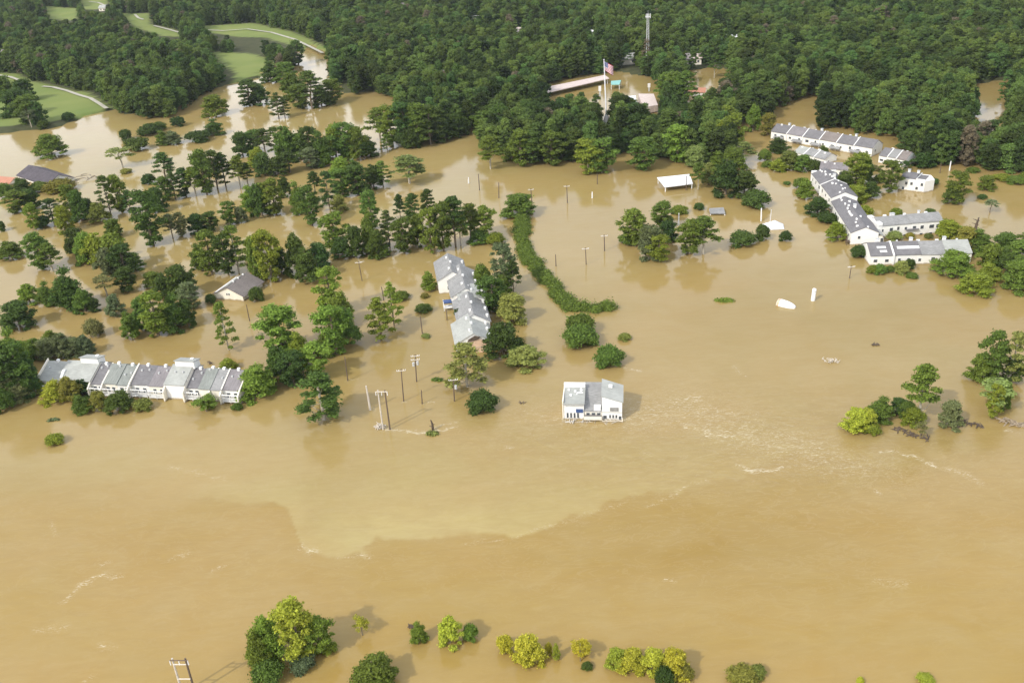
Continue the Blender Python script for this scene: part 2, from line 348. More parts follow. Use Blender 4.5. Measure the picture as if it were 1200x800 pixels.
PXw = PX + wob(13, 26, 11) + wob(5.3, 14, 12) + wob(2.3, 8, 13) + wob(1.3, 4, 17); PYw = PY + wob(12, 16, 14) + wob(4.7, 10, 15) + wob(2.1, 6, 16) + wob(1.3, 3, 18)
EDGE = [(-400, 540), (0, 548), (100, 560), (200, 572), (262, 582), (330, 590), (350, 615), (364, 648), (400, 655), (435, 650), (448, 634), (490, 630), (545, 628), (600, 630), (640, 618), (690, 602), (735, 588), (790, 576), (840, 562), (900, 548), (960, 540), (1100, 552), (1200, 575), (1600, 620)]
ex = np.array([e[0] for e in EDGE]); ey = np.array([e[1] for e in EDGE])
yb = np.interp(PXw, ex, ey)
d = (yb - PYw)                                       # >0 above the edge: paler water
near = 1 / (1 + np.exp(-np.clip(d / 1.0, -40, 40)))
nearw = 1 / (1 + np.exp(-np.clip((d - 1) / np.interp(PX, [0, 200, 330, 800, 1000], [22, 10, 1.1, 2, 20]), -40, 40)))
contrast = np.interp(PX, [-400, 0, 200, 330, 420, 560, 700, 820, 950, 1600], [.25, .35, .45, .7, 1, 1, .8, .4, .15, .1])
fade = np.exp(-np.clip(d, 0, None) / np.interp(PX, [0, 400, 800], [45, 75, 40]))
silt_glare = (near * np.clip((PX - 200) / 150, 0, 1) + nearw * (1 - np.clip((PX - 200) / 150, 0, 1))) * fade * contrast
south = (1 - near) * np.exp(-np.clip(-d, 0, None) / 60) * contrast
deep = .30 * south + .95 * np.exp(-(((PXw - 860) / 190) ** 2 + ((PYw - 640) / 55) ** 2)) + .4 * np.exp(-(((PXw - 180) / 170) ** 2 + ((PYw - 640) / 60) ** 2))
deep += .35 * np.exp(-(((PXw - 1120) / 200) ** 2 + ((PYw - 590) / 30) ** 2))
rough = 1.1 * np.exp(-(((PX - 900) / 260) ** 2 + ((PY - 520) / 62) ** 2)) + .5 * np.exp(-(((PX - 640) / 160) ** 2 + ((PY - 500) / 45) ** 2)) + .35 * np.exp(-((PY - 640) / 140) ** 2)
rough = np.clip(rough, 0.02, 1)
foam = np.zeros(len(WX))
FOAM = [([(655, 492), (690, 491), (731, 490), (745, 488)], 3, 1.0), ([(640, 488), (655, 495), (700, 500)], 2.5, .7), ([(735, 487), (760, 494), (790, 500)], 3, .6),
        ([(787, 472), (800, 467), (822, 468)], 3, .9), ([(800, 470), (830, 478), (860, 485)], 5, .75), ([(800, 497), (815, 502), (832, 506)], 4, 1.0), ([(828, 509), (850, 511), (862, 510)], 2.5, 1.1),
        ([(842, 500), (856, 506)], 1.5, .9), ([(873, 507), (888, 510)], 2.5, 1.0), ([(752, 530), (768, 533)], 1.6, .8), ([(864, 545), (880, 550), (902, 551), (915, 548)], 3, 1.2),
        ([(787, 578), (805, 570), (830, 564)], 2, .6), ([(760, 592), (780, 584), (795, 577)], 2, .8), ([(900, 508), (935, 520), (960, 522)], 3, .7), ([(1030, 531), (1050, 529), (1070, 534), (1085, 543), (1100, 547)], 1.6, 1.2),
        ([(1105, 549), (1128, 554), (1150, 566)], 2.5, .8), ([(1025, 573), (1034, 578)], 1.5, 1.2), ([(1180, 505), (1192, 506)], 1.5, 1.2), ([(860, 430), (872, 440)], 2, .8), ([(733, 431), (750, 434)], 1.5, 1.0),
        ([(440, 503), (460, 504), (480, 505), (500, 505), (516, 503), (535, 500)], 2.2, 1.2), ([(508, 499), (535, 493)], 1.3, .9), ([(472, 470), (482, 468)], 1.3, 1), ([(495, 473), (508, 471)], 1.3, 1),
        ([(408, 446), (418, 443)], 1.3, .9), ([(434, 480), (440, 479)], 1.3, 1), ([(352, 640), (362, 647), (372, 646)], 4, .9), ([(395, 652), (415, 652), (433, 652)], 2.2, .9), ([(545, 636), (570, 634), (600, 630), (640, 618)], 1.6, .6),
        ([(640, 618), (690, 602), (735, 588)], 2.5, .45), ([(72, 706), (95, 685), (110, 677), (142, 673)], 2.4, .9), ([(115, 662), (130, 659)], 2.5, .8), ([(40, 738), (80, 733)], 4, .5), ([(118, 755), (135, 760)], 3, .8), ([(245, 672), (265, 660)], 2, .6),
        ([(200, 655), (222, 648)], 2.5, .6), ([(60, 615), (66, 626)], 2.5, .7), ([(385, 494), (378, 492)], 2, .9), ([(590, 523), (600, 524)], 3, .8), ([(640, 490), (612, 478)], 2, .5), ([(100, 798), (108, 794)], 3, .8),
        ([(200, 548), (240, 555), (262, 560)], 3, .5), ([(778, 680), (790, 682)], 2, .9), ([(1025, 680), (1065, 684)], 4, .5), ([(905, 520), (915, 530)], 3, .9), ([(955, 519), (1000, 540), (1010, 545)], 4, .35)]
fw_ = lambda amp: (PX + wob(2.2, amp, 21), PY + wob(2.2, amp, 22))
fx, fy = fw_(5)
for pts, wd, st in FOAM: foam = np.maximum(foam, st * np.exp(-(segdist(fx, fy, pts) / wd) ** 2))
tl = np.interp(PX, [560, 700, 800, 900, 1000, 1100, 1200], [492, 490, 482, 515, 545, 560, 575])
foam = np.maximum(foam, .62 * np.exp(-((PY - tl) / np.interp(PX, [600, 760, 880, 1000], [10, 24, 30, 22])) ** 2) * np.interp(PX, [560, 640, 760, 960, 1120], [0, .6, 1, 1, 0]))
foam = np.maximum(foam, .40 * np.exp(-(((PX - 700) / 120) ** 2 + ((PY - 490) / 25) ** 2)))
sw = (1 - nearw) * np.clip((PY - 540) / 60, 0, 1)
silt_glare = np.maximum(silt_glare, .42 * np.clip((400 - PY) / 150, 0, 1) * np.interp(PX, [0, 500, 800], [1, .8, .15]))  # upper left water: paler sediment plus sky glare painted into the colour
for nm, ar in (('south', sw), ('silt_glare', silt_glare), ('deep', np.clip(deep, 0, 1)), ('rough', rough), ('foam', foam)):
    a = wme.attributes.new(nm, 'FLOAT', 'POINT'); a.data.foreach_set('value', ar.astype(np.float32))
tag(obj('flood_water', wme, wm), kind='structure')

# golf cart paths
def ribbon(pts, w, z):
    P = [at(x, y, z) for x, y in pts]; mb = MB(); v = []
    for i, p in enumerate(P):
        d_ = (P[min(i + 1, len(P) - 1)] - P[max(i - 1, 0)]); d_.z = 0; d_.normalize(); nn = Vector((-d_.y, d_.x, 0)) * w / 2
        v += [p + nn, p - nn]
    mb.add(v, [(2 * i, 2 * i + 1, 2 * i + 3, 2 * i + 2) for i in range(len(P) - 1)]); return mb
for pts in ([(-60, 82), (0, 88), (12, 90), (23, 94)], [(50, 101), (62, 102), (78, 106), (92, 111), (106, 115), (116, 121), (125, 127)], [(240, 35), (262, 36), (290, 34), (318, 38), (345, 46), (362, 54), (378, 62)], [(158, 17), (162, 21), (168, 23)], [(104, 2), (115, 3), (124, 7)], [(180, 30), (196, 34), (210, 38)]):
    tag(obj('cart_path', ribbon(pts, 2.6, 1.9), CONC), kind='structure')

# ------------------------------------------------------------------ trees
rs = np.random.RandomState(7)
def crown_mesh(name, lobes, dens=7.0, size=.42, core=.72, m_=None):
    Vs, Fs, off = [], [], 0
    L = [(np.array(c, float), np.array(r, float)) for c, r in lobes]
    for c, r in L:
        area = 4 * math.pi * ((r[0] * r[1]) ** 1.6 / 3 + (r[0] * r[2]) ** 1.6 / 3 + (r[1] * r[2]) ** 1.6 / 3) ** (1 / 1.6)
        N = int(area * dens); dv = rs.normal(size=(N, 3)); dv /= np.linalg.norm(dv, axis=1)[:, None]
        dv[:, 2] = np.where(dv[:, 2] < -.3, -dv[:, 2] * rs.rand(N), dv[:, 2])
        lump = .86 + .22 * np.sin(dv[:, 0] * 5.1 + c[0] * 3) * np.sin(dv[:, 1] * 4.7 + c[1] * 5) + .10 * np.sin(dv[:, 2] * 9 + c[2])
        p = c + dv * r * (lump + .24 * rs.randn(N).clip(-1.5, 2.4))[:, None]
        keep = np.ones(N, bool)
        for c2, r2 in L:
            if c2 is c: continue
            keep &= (((p - c2) / r2) ** 2).sum(1) > .42
        p = p[keep]; dv = dv[keep]; N = len(p)
        nn = dv / r; nn /= np.linalg.norm(nn, axis=1)[:, None]; nn = nn * .75 + rs.normal(size=(N, 3)) * .5 + np.array([0, 0, .25]); nn /= np.linalg.norm(nn, axis=1)[:, None]
        a_ = np.cross(nn, rs.normal(size=(N, 3))); a_ /= np.linalg.norm(a_, axis=1)[:, None]; b_ = np.cross(nn, a_)
        s = (size * (.55 + .9 * rs.rand(N)))[:, None]; e = (.5 + .5 * rs.rand(N))[:, None]
        q = np.stack([p - a_ * s, p - b_ * s * e + nn * s * .25, p + a_ * s * .9, p + b_ * s * e - nn * s * .2], 1)
        q += rs.normal(size=q.shape) * size * .16
        Vs.append(q.reshape(-1, 3)); Fs.append(off + np.arange(N * 4).reshape(-1, 4)); off += N * 4
        if core:                                      # inner twig mass: lumpy ball of quads
            nu, nv = 8, 5; vv = []
            for j in range(nv + 1):
                th = math.pi * (.02 + .96 * j / nv)
                for i in range(nu):
                    ph = 2 * math.pi * i / nu; k = core * (.88 + .24 * rs.rand())
                    vv.append(c + r * k * np.array([math.sin(th) * math.cos(ph), math.sin(th) * math.sin(ph), math.cos(th)]))
            ff = [[off + j * nu + i, off + (j + 1) * nu + i, off + (j + 1) * nu + (i + 1) % nu, off + j * nu + (i + 1) % nu] for j in range(nv) for i in range(nu)]
            Vs.append(np.array(vv)); Fs.append(np.array(ff)); off += len(vv)
    return npmesh(name, np.concatenate(Vs), np.concatenate(Fs), m_ or FOL['forest'])
def trunk_mesh(name, h, r, lobes, lean=.3, m_=None, nl=10, k0=.35):
    mb = MB(); tp = [(0, 0, -2), (rs.randn() * lean * .3, rs.randn() * lean * .3, h * .3), (rs.randn() * lean, rs.randn() * lean, h * .65), (rs.randn() * lean, rs.randn() * lean, h * .95)]
    mb.tube(tp, [r * 1.15, r, r * .7, r * .25], 7)
    idx = list(range(len(lobes))); rs.shuffle(idx)
    for i in idx[:nl]:
        c = lobes[i][0]; z0 = max(h * .12, min(c[2] - .25 * h * rs.rand() - .6, h * .8)); k = z0 / h
        mb.tube([(0, 0, z0), (c[0] * .5, c[1] * .5, z0 + (c[2] - z0) * .4), (c[0] * .95, c[1] * .95, c[2])], [r * .42 * (1.1 - k), r * .3 * (1.1 - k), r * .1], 5)
    return mb.mesh(name, m_ or BARK)
PROTO = {}
def mkproto(kind, var):
    lobes = []
    if kind == 'P':                                   # tall pine, bare below, ragged flat tiers
        h, w = 17.0, 7.5; n_ = 26
        for i in range(n_):
            k0_ = .40 if var % 2 == 0 else .16; k = k0_ + (1 - k0_) * (i + rs.rand() * .6) / n_; a_ = i * 2.4 + rs.rand() * .9; rr = w * .5 * (1.08 - .85 * max(0, k - .55) / .45) * (.45 + .5 * rs.rand())
            if k > .93: rr *= .25
            s = .65 + .65 * rs.rand(); lobes.append(((math.cos(a_) * rr, math.sin(a_) * rr, h * k - .6), (s * 1.2, s * 1.2, s * .6)))
        return h, w, lobes, dict(dens=15, size=.25, core=.45), dict(h=h, r=.26, nl=18)
    if kind == 'S':                                   # thin open tree
        h, w = 10.0, 8.0
        for i in range(13):
            a_ = i * 2.4 + rs.rand(); k = .45 + .5 * rs.rand(); rr = w * .5 * (.35 + .6 * rs.rand()) * (1.15 - .6 * k)
            s = .8 + .5 * rs.rand(); lobes.append(((math.cos(a_) * rr, math.sin(a_) * rr, h * k), (s, s, s * .6)))
        return h, w, lobes, dict(dens=11, size=.22, core=0), dict(h=h, r=.2, nl=13)
    if kind == 'O':                                   # broad crown down to the water
        h, w = 11.0, 9.5; n_ = 38
        for i in range(n_):
            k = (i + .5) / n_; a_ = i * 2.4 + rs.rand() * .8; prof = math.sin(math.pi * min(.96, .36 + k * .62)) ** .7
            rr = w * .5 * prof * (.45 + .50 * rs.rand()); s = .65 + .85 * rs.rand()
            lobes.append(((math.cos(a_) * rr, math.sin(a_) * rr, h * (.04 + .84 * k) + rs.randn() * .4), (s * 1.1, s * 1.1, s * .9)))
        lobes.append(((0, 0, h * .42), (w * .24, w * .24, h * .3)))
        return h, w, lobes, dict(dens=14, size=.25, core=.66), dict(h=h, r=.3, nl=9)
    if kind == 'T':                                   # tall leafy tree with a piled crown
        h, w = 15.0, 7.6; n_ = 42
        for i in range(n_):
            k = (i + .5) / n_; a_ = i * 2.4 + rs.rand() * 1.2; prof = .66 + .34 * math.sin(math.pi * (k * 1.1 - .15)) - .45 * max(0, k - .75) / .25
            rr = w * .5 * prof * (.25 + .75 * rs.rand()); s = .55 + .85 * rs.rand() ** 1.3
            lobes.append(((math.cos(a_) * rr, math.sin(a_) * rr, h * (.03 + .91 * k ** .85)), (s * 1.1, s * 1.1, s * .9)))
        return h, w, lobes, dict(dens=14, size=.25, core=.6), dict(h=h, r=.3, nl=12)
    if kind == 'B':                                   # drowned round bush
        h, w = 4.6, 6.5; n_ = 20
        for i in range(n_):
            k = (i + .5) / n_; a_ = i * 2.4 + rs.rand(); rr = w * .5 * math.sqrt(1 - k * k) * .74; s = .75 + .55 * rs.rand()
            lobes.append(((math.cos(a_) * rr, math.sin(a_) * rr, h * (.0 + .72 * math.sqrt(k))), (s * 1.1, s * 1.1, s * .85)))
        lobes.append(((0, 0, h * .35), (w * .3, w * .3, h * .38)))
        return h, w, lobes, dict(dens=18, size=.20, core=.7), dict(h=h * .7, r=.13, nl=8)
NVAR = dict(P=4, S=3, O=5, T=4, B=4)
for kind, nvr in NVAR.items():
    for v in range(nvr):
        h, w, lobes, ck, tk = mkproto(kind, v)
        cm_ = crown_mesh('crown', lobes, **ck); tm = trunk_mesh('trunk', lobes=lobes, **tk)
        co = np.empty(len(cm_.vertices) * 3, np.float32); cm_.vertices.foreach_get('co', co); co = co.reshape(-1, 3)
        top = np.percentile(co[:, 2], 99.7); wid = np.percentile(np.abs(co[:, :2]), 98) * 2
        PROTO[kind, v] = (top, wid, cm_, tm)
NAMES = dict(P='pine_tree', S='sparse_tree', O='broadleaf_tree', T='tall_leafy_tree', B='drowned_bush')
CATS = dict(P='pine tree', S='tree', O='tree', T='tree', B='bush')
FORM = dict(P='ragged pine', S='open tree', O='round tree', T='tall tree', B='low bush')
TONE = dict(dark='dark green', mid='green', bright='bright green', yellow='yellow green', pale='pale green', grey='grey green', olive='olive green', forest='green')
rnd = random.Random(3)
TREES = []                                            # (kind, base point, height, width, tone, cluster)
SRC = {}
def put_tree(kind, P, H, Wd, tone, rz=None, pale=False):
    v = rnd.randrange(NVAR[kind]); top, wid, cme, tme = PROTO[kind, v]
    root = bpy.data.objects.new(NAMES[kind], None); C.objects.link(root); root.empty_display_size = .5
    root.location = P; s = Wd / wid; root.scale = (s, s, H / top); root.rotation_euler = (0, 0, rnd.uniform(0, 6.28))
    if (kind, v) not in SRC:
        t_ = bpy.data.objects.new('trunk', tme); c_ = bpy.data.objects.new('crown', cme)
    else:
        t_ = SRC[kind, v][0].copy(); c_ = SRC[kind, v][1].copy()
    for q in (t_, c_): C.objects.link(q); q.parent = root
    sl_ = c_.material_slots[0]; sl_.link = 'OBJECT'; sl_.material = FOL[tone]
    if pale: t_.material_slots[0].link = 'OBJECT'; t_.material_slots[0].material = PALEBARK
    if (kind, v) not in SRC: SRC[kind, v] = (t_, c_)
    return root

T_ = {}   # cluster phrase -> list of (x, ybase, ytop, width px, kind, tone)
T_['scattered before the golf green'] = [(61, 186, 155, 34, 'O', 'mid'), (81, 143, 131, 14, 'B', 'dark'), (144, 197, 171, 30, 'S', 'pale'), (148, 165, 151, 13, 'B', 'dark'), (161, 178, 160, 27, 'B', 'dark'),
    (176, 160, 144, 24, 'B', 'dark'), (187, 154, 142, 15, 'B', 'dark'), (192, 171, 152, 16, 'O', 'mid'), (203, 170, 153, 20, 'O', 'grey'), (232, 168, 152, 28, 'B', 'dark'), (209, 149, 136, 16, 'B', 'dark'), (253, 137, 110, 28, 'O', 'mid'),
    (252, 160, 139, 22, 'O', 'dark'), (195, 212, 178, 20, 'P', 'dark'), (293, 125, 92, 28, 'T', 'dark'), (306, 124, 98, 20, 'O', 'dark'), (327, 139, 108, 16, 'P', 'dark'), (334, 138, 113, 12, 'P', 'dark')]
T_['on the left golf shore'] = [(8, 118, 88, 26, 'O', 'mid'), (22, 140, 103, 32, 'O', 'dark'), (36, 148, 110, 28, 'T', 'mid'), (48, 150, 118, 18, 'O', 'dark'), (30, 122, 92, 26, 'O', 'dark'), (52, 152, 140, 13, 'B', 'dark'), (38, 152, 128, 16, 'S', 'grey')]
T_['on the island below the inlet'] = [(352, 128, 98, 24, 'T', 'mid'), (366, 128, 82, 24, 'P', 'dark'), (377, 126, 98, 24, 'O', 'dark'), (390, 122, 92, 24, 'T', 'mid'), (345, 118, 84, 24, 'O', 'mid'), (318, 98, 70, 22, 'O', 'dark'), (335, 100, 72, 24, 'T', 'mid'), (350, 76, 46, 18, 'T', 'mid')]
T_['in the upper left tree belt'] = [(285, 185, 154, 20, 'O', 'dark'), (298, 177, 151, 24, 'T', 'mid'), (311, 180, 150, 18, 'P', 'dark'), (325, 182, 148, 18, 'P', 'dark'), (337, 190, 147, 26, 'O', 'mid'), (352, 188, 155, 26, 'O', 'bright'),
    (365, 192, 147, 26, 'T', 'dark'), (380, 196, 153, 26, 'O', 'mid'), (394, 186, 145, 28, 'O', 'bright'), (406, 187, 142, 28, 'T', 'mid'), (420, 188, 148, 26, 'O', 'mid'), (434, 185, 160, 18, 'O', 'dark'), (303, 198, 172, 22, 'O', 'bright'),
    (310, 206, 178, 24, 'O', 'dark'), (326, 207, 182, 24, 'O', 'dark'), (340, 202, 176, 22, 'P', 'dark'), (366, 198, 172, 20, 'T', 'grey'), (400, 208, 183, 24, 'O', 'bright'), (416, 206, 186, 20, 'O', 'mid'), (428, 187, 166, 14, 'P', 'dark')]
T_['in the line right of the barn'] = [(175, 217, 203, 15, 'B', 'dark'), (196, 236, 206, 18, 'T', 'mid'), (206, 234, 200, 16, 'P', 'dark'), (218, 231, 196, 20, 'T', 'dark'), (230, 230, 195, 18, 'P', 'mid'), (243, 230, 174, 24, 'T', 'mid'), (255, 222, 175, 22, 'P', 'dark'), (265, 220, 178, 18, 'P', 'dark'),
    (282, 220, 182, 18, 'P', 'mid'), (291, 218, 190, 14, 'P', 'dark'), (148, 204, 198, 13, 'B', 'olive'), (251, 200, 186, 12, 'B', 'dark'), (236, 198, 176, 14, 'O', 'mid')]
T_['in the thicket below the barn'] = [(20, 250, 222, 26, 'T', 'mid'), (38, 246, 220, 22, 'O', 'dark'), (28, 230, 208, 22, 'O', 'dark'), (8, 232, 214, 18, 'B', 'mid'), (70, 227, 215, 34, 'B', 'olive'), (48, 226, 212, 22, 'B', 'mid'), (42, 270, 238, 18, 'T', 'bright'), (52, 268, 252, 16, 'B', 'dark'), (64, 262, 232, 20, 'P', 'dark'), (78, 274, 240, 20, 'O', 'bright'),
    (86, 258, 216, 20, 'T', 'mid'), (96, 262, 222, 20, 'O', 'mid'), (106, 256, 232, 16, 'O', 'dark'), (118, 262, 236, 22, 'O', 'olive'), (130, 252, 205, 17, 'P', 'dark'), (143, 250, 204, 20, 'T', 'bright'), (154, 250, 222, 14, 'P', 'dark'), (134, 280, 256, 20, 'O', 'mid')]
T_['in the grove above the left townhouses'] = [(14, 305, 282, 28, 'O', 'mid'), (50, 317, 272, 26, 'T', 'mid'), (62, 318, 284, 22, 'P', 'mid'), (92, 300, 266, 24, 'O', 'dark'), (104, 310, 272, 26, 'O', 'bright'), (118, 312, 272, 30, 'O', 'bright'), (138, 318, 272, 30, 'T', 'mid'), (130, 328, 290, 26, 'O', 'grey'), (150, 330, 284, 28, 'T', 'dark'), (150, 344, 312, 22, 'T', 'dark'),
    (157, 318, 296, 22, 'O', 'mid'), (84, 366, 314, 34, 'O', 'mid'), (100, 368, 338, 22, 'O', 'mid'), (76, 350, 326, 18, 'O', 'mid'), (36, 358, 332, 22, 'O', 'bright'), (57, 360, 330, 20, 'O', 'mid'), (126, 348, 322, 26, 'S', 'grey'), (136, 372, 344, 20, 'O', 'grey'), (110, 366, 344, 16, 'O', 'dark'), (24, 388, 352, 36, 'O', 'dark'), (112, 397, 373, 20, 'B', 'grey'), (2, 272, 258, 10, 'B', 'dark')]
T_['left of the gabled house'] = [(180, 289, 222, 34, 'T', 'mid'), (186, 250, 219, 20, 'O', 'dark'), (203, 280, 250, 15, 'P', 'grey'), (214, 278, 248, 18, 'T', 'grey'), (232, 275, 250, 20, 'O', 'dark'), (248, 272, 247, 20, 'T', 'dark'), (270, 264, 235, 18, 'T', 'mid'), (283, 262, 242, 14, 'O', 'grey'), (296, 250, 216, 24, 'O', 'bright'),
    (180, 338, 318, 20, 'O', 'mid'), (194, 352, 320, 20, 'O', 'dark'), (213, 352, 310, 34, 'O', 'dark'), (225, 364, 330, 24, 'T', 'grey'), (170, 388, 346, 26, 'O', 'mid'), (186, 396, 340, 34, 'T', 'bright'), (206, 390, 345, 32, 'O', 'mid'), (222, 385, 350, 18, 'O', 'dark'), (155, 399, 365, 20, 'O', 'mid'),
    (236, 318, 284, 22, 'O', 'mid'), (249, 324, 268, 30, 'T', 'mid'), (268, 324, 272, 24, 'T', 'dark'), (280, 320, 263, 24, 'P', 'mid'), (248, 357, 344, 12, 'B', 'dark'), (301, 355, 336, 16, 'B', 'dark'), (298, 302, 276, 22, 'O', 'bright')]
T_['in the grove above the middle townhouses'] = [(307, 256, 214, 26, 'O', 'mid'), (324, 254, 208, 26, 'T', 'mid'), (334, 232, 206, 16, 'O', 'dark'), (352, 252, 212, 22, 'O', 'mid'), (366, 266, 216, 26, 'T', 'mid'), (370, 228, 200, 14, 'P', 'dark'), (387, 246, 200, 18, 'P', 'dark'), (402, 232, 196, 26, 'T', 'mid'), (420, 230, 192, 26, 'T', 'dark'), (438, 222, 192, 24, 'O', 'dark'), (449, 218, 188, 18, 'P', 'mid'), (398, 250, 228, 18, 'O', 'pale'),
    (304, 330, 275, 20, 'O', 'mid'), (319, 332, 268, 28, 'T', 'bright'), (330, 322, 290, 18, 'O', 'dark'), (350, 326, 273, 26, 'O', 'dark'), (362, 334, 290, 28, 'O', 'dark'), (376, 318, 284, 26, 'O', 'dark'), (394, 298, 248, 30, 'T', 'bright'), (402, 304, 276, 24, 'O', 'dark'), (418, 304, 264, 20, 'O', 'dark'),
    (437, 270, 222, 22, 'T', 'mid'), (434, 298, 248, 20, 'O', 'mid'), (443, 304, 268, 22, 'O', 'dark'), (450, 302, 286, 16, 'O', 'mid'), (457, 290, 246, 18, 'P', 'dark'), (470, 262, 227, 12, 'P', 'dark'), (474, 298, 254, 26, 'T', 'mid'), (486, 272, 226, 16, 'P', 'dark'), (490, 290, 250, 22, 'O', 'mid'), (503, 262, 221, 15, 'P', 'dark'),
    (506, 298, 242, 22, 'T', 'mid'), (520, 296, 236, 24, 'T', 'mid'), (534, 290, 229, 26, 'P', 'dark'), (540, 288, 250, 18, 'P', 'mid'), (552, 280, 238, 22, 'P', 'mid'), (568, 284, 240, 24, 'T', 'mid'), (562, 287, 268, 24, 'O', 'mid'), (580, 288, 272, 22, 'B', 'bright'), (480, 215, 181, 30, 'P', 'pale'), (575, 198, 158, 22, 'P', 'mid')]
T_['left of the leaning poles'] = [(268, 410, 353, 20, 'P', 'mid'), (334, 420, 356, 46, 'T', 'bright'), (330, 452, 404, 30, 'O', 'mid'), (345, 454, 412, 30, 'T', 'dark'), (354, 430, 388, 26, 'O', 'bright'), (371, 446, 400, 34, 'T', 'bright'), (390, 372, 311, 32, 'T', 'bright'), (400, 386, 342, 32, 'O', 'mid'), (394, 418, 356, 36, 'T', 'bright'), (408, 408, 358, 28, 'O', 'mid'),
    (380, 492, 434, 44, 'P', 'mid'), (462, 382, 330, 19, 'P', 'bright'), (470, 354, 341, 20, 'B', 'mid'), (447, 398, 348, 26, 'P', 'bright'), (380, 420, 392, 24, 'O', 'mid'), (302, 470, 426, 44, 'O', 'bright'), (268, 436, 420, 20, 'O', 'bright')]
T_['beside the middle townhouses'] = [(503, 342, 318, 17, 'O', 'bright'), (496, 367, 356, 19, 'B', 'dark'), (498, 350, 343, 9, 'B', 'olive'), (592, 342, 284, 26, 'T', 'grey'), (602, 344, 304, 16, 'P', 'dark'), (566, 345, 309, 24, 'O', 'mid'), (578, 368, 322, 30, 'T', 'mid'), (590, 352, 322, 20, 'O', 'mid'), (600, 382, 342, 34, 'O', 'pale'), (580, 392, 384, 12, 'B', 'bright'),
    (590, 422, 376, 44, 'O', 'dark'), (616, 434, 405, 40, 'O', 'pale'), (548, 453, 402, 40, 'P', 'pale'), (566, 487, 458, 33, 'B', 'dark'), (680, 411, 381, 38, 'B', 'mid'), (680, 396, 367, 31, 'B', 'mid'), (714, 433, 405, 32, 'B', 'mid'), (499, 397, 392, 10, 'B', 'pale'), (536, 380, 362, 9, 'S', 'dark')]
T_['around the open lagoon'] = [(608, 257, 226, 36, 'O', 'mid'), (742, 290, 243, 30, 'T', 'mid'), (738, 288, 264, 24, 'O', 'mid'), (776, 268, 235, 24, 'T', 'mid'), (782, 286, 258, 22, 'O', 'dark'), (762, 306, 262, 32, 'O', 'grey'), (772, 308, 274, 26, 'T', 'bright'), (808, 300, 256, 28, 'T', 'mid'), (824, 298, 252, 28, 'P', 'mid'), (796, 252, 240, 19, 'B', 'bright'), (819, 247, 237, 11, 'B', 'dark'),
    (850, 232, 186, 32, 'O', 'dark'), (872, 232, 198, 32, 'O', 'dark'), (886, 246, 222, 30, 'B', 'dark'), (870, 291, 270, 28, 'B', 'dark'), (893, 283, 262, 16, 'B', 'dark'), (920, 284, 270, 13, 'B', 'dark'), (843, 200, 176, 24, 'O', 'mid'), (818, 222, 190, 14, 'P', 'mid'), (830, 218, 190, 18, 'O', 'pale'), (845, 220, 192, 20, 'T', 'mid'), (732, 400, 390, 14, 'B', 'olive'), (860, 203, 172, 26, 'O', 'mid')]
T_['on the shore below the flagpole'] = [(610, 196, 150, 26, 'T', 'mid'), (625, 194, 152, 30, 'T', 'dark'), (646, 195, 152, 30, 'T', 'mid'), (660, 190, 155, 26, 'O', 'dark'), (690, 205, 162, 30, 'T', 'bright'), (706, 204, 160, 30, 'T', 'mid'), (753, 200, 160, 32, 'T', 'mid'), (735, 178, 150, 22, 'O', 'dark'), (770, 176, 160, 16, 'B', 'grey'), (794, 192, 145, 28, 'T', 'bright'), (720, 180, 158, 26, 'O', 'dark'),
    (815, 198, 170, 24, 'O', 'pale'), (828, 186, 158, 24, 'T', 'mid'), (840, 178, 140, 26, 'T', 'bright'), (858, 180, 132, 24, 'T', 'mid'), (600, 190, 165, 20, 'O', 'bright'), (674, 190, 150, 24, 'T', 'dark'), (849, 160, 122, 26, 'T', 'mid'), (790, 132, 83, 24, 'P', 'mid'), (802, 136, 82, 24, 'P', 'mid'), (778, 126, 84, 18, 'P', 'mid'), (837, 91, 62, 13, 'P', 'mid'), (882, 155, 122, 18, 'O', 'bright'), (900, 160, 132, 18, 'O', 'olive'), (870, 190, 165, 22, 'P', 'pale')]
T_['on the bank above the long channel'] = [(446, 166, 125, 26, 'P', 'mid'), (460, 172, 122, 28, 'T', 'mid'), (454, 176, 157, 14, 'P', 'mid'), (476, 172, 118, 30, 'T', 'dark'), (490, 172, 120, 28, 'T', 'mid'), (473, 175, 150, 18, 'B', 'dark'), (505, 169, 122, 28, 'P', 'dark'), (518, 168, 138, 22, 'O', 'dark'), (532, 163, 132, 24, 'O', 'dark'), (544, 159, 136, 16, 'B', 'dark'), (484, 175, 148, 20, 'O', 'dark'), (570, 160, 128, 26, 'T', 'mid'), (586, 165, 122, 26, 'T', 'mid')]
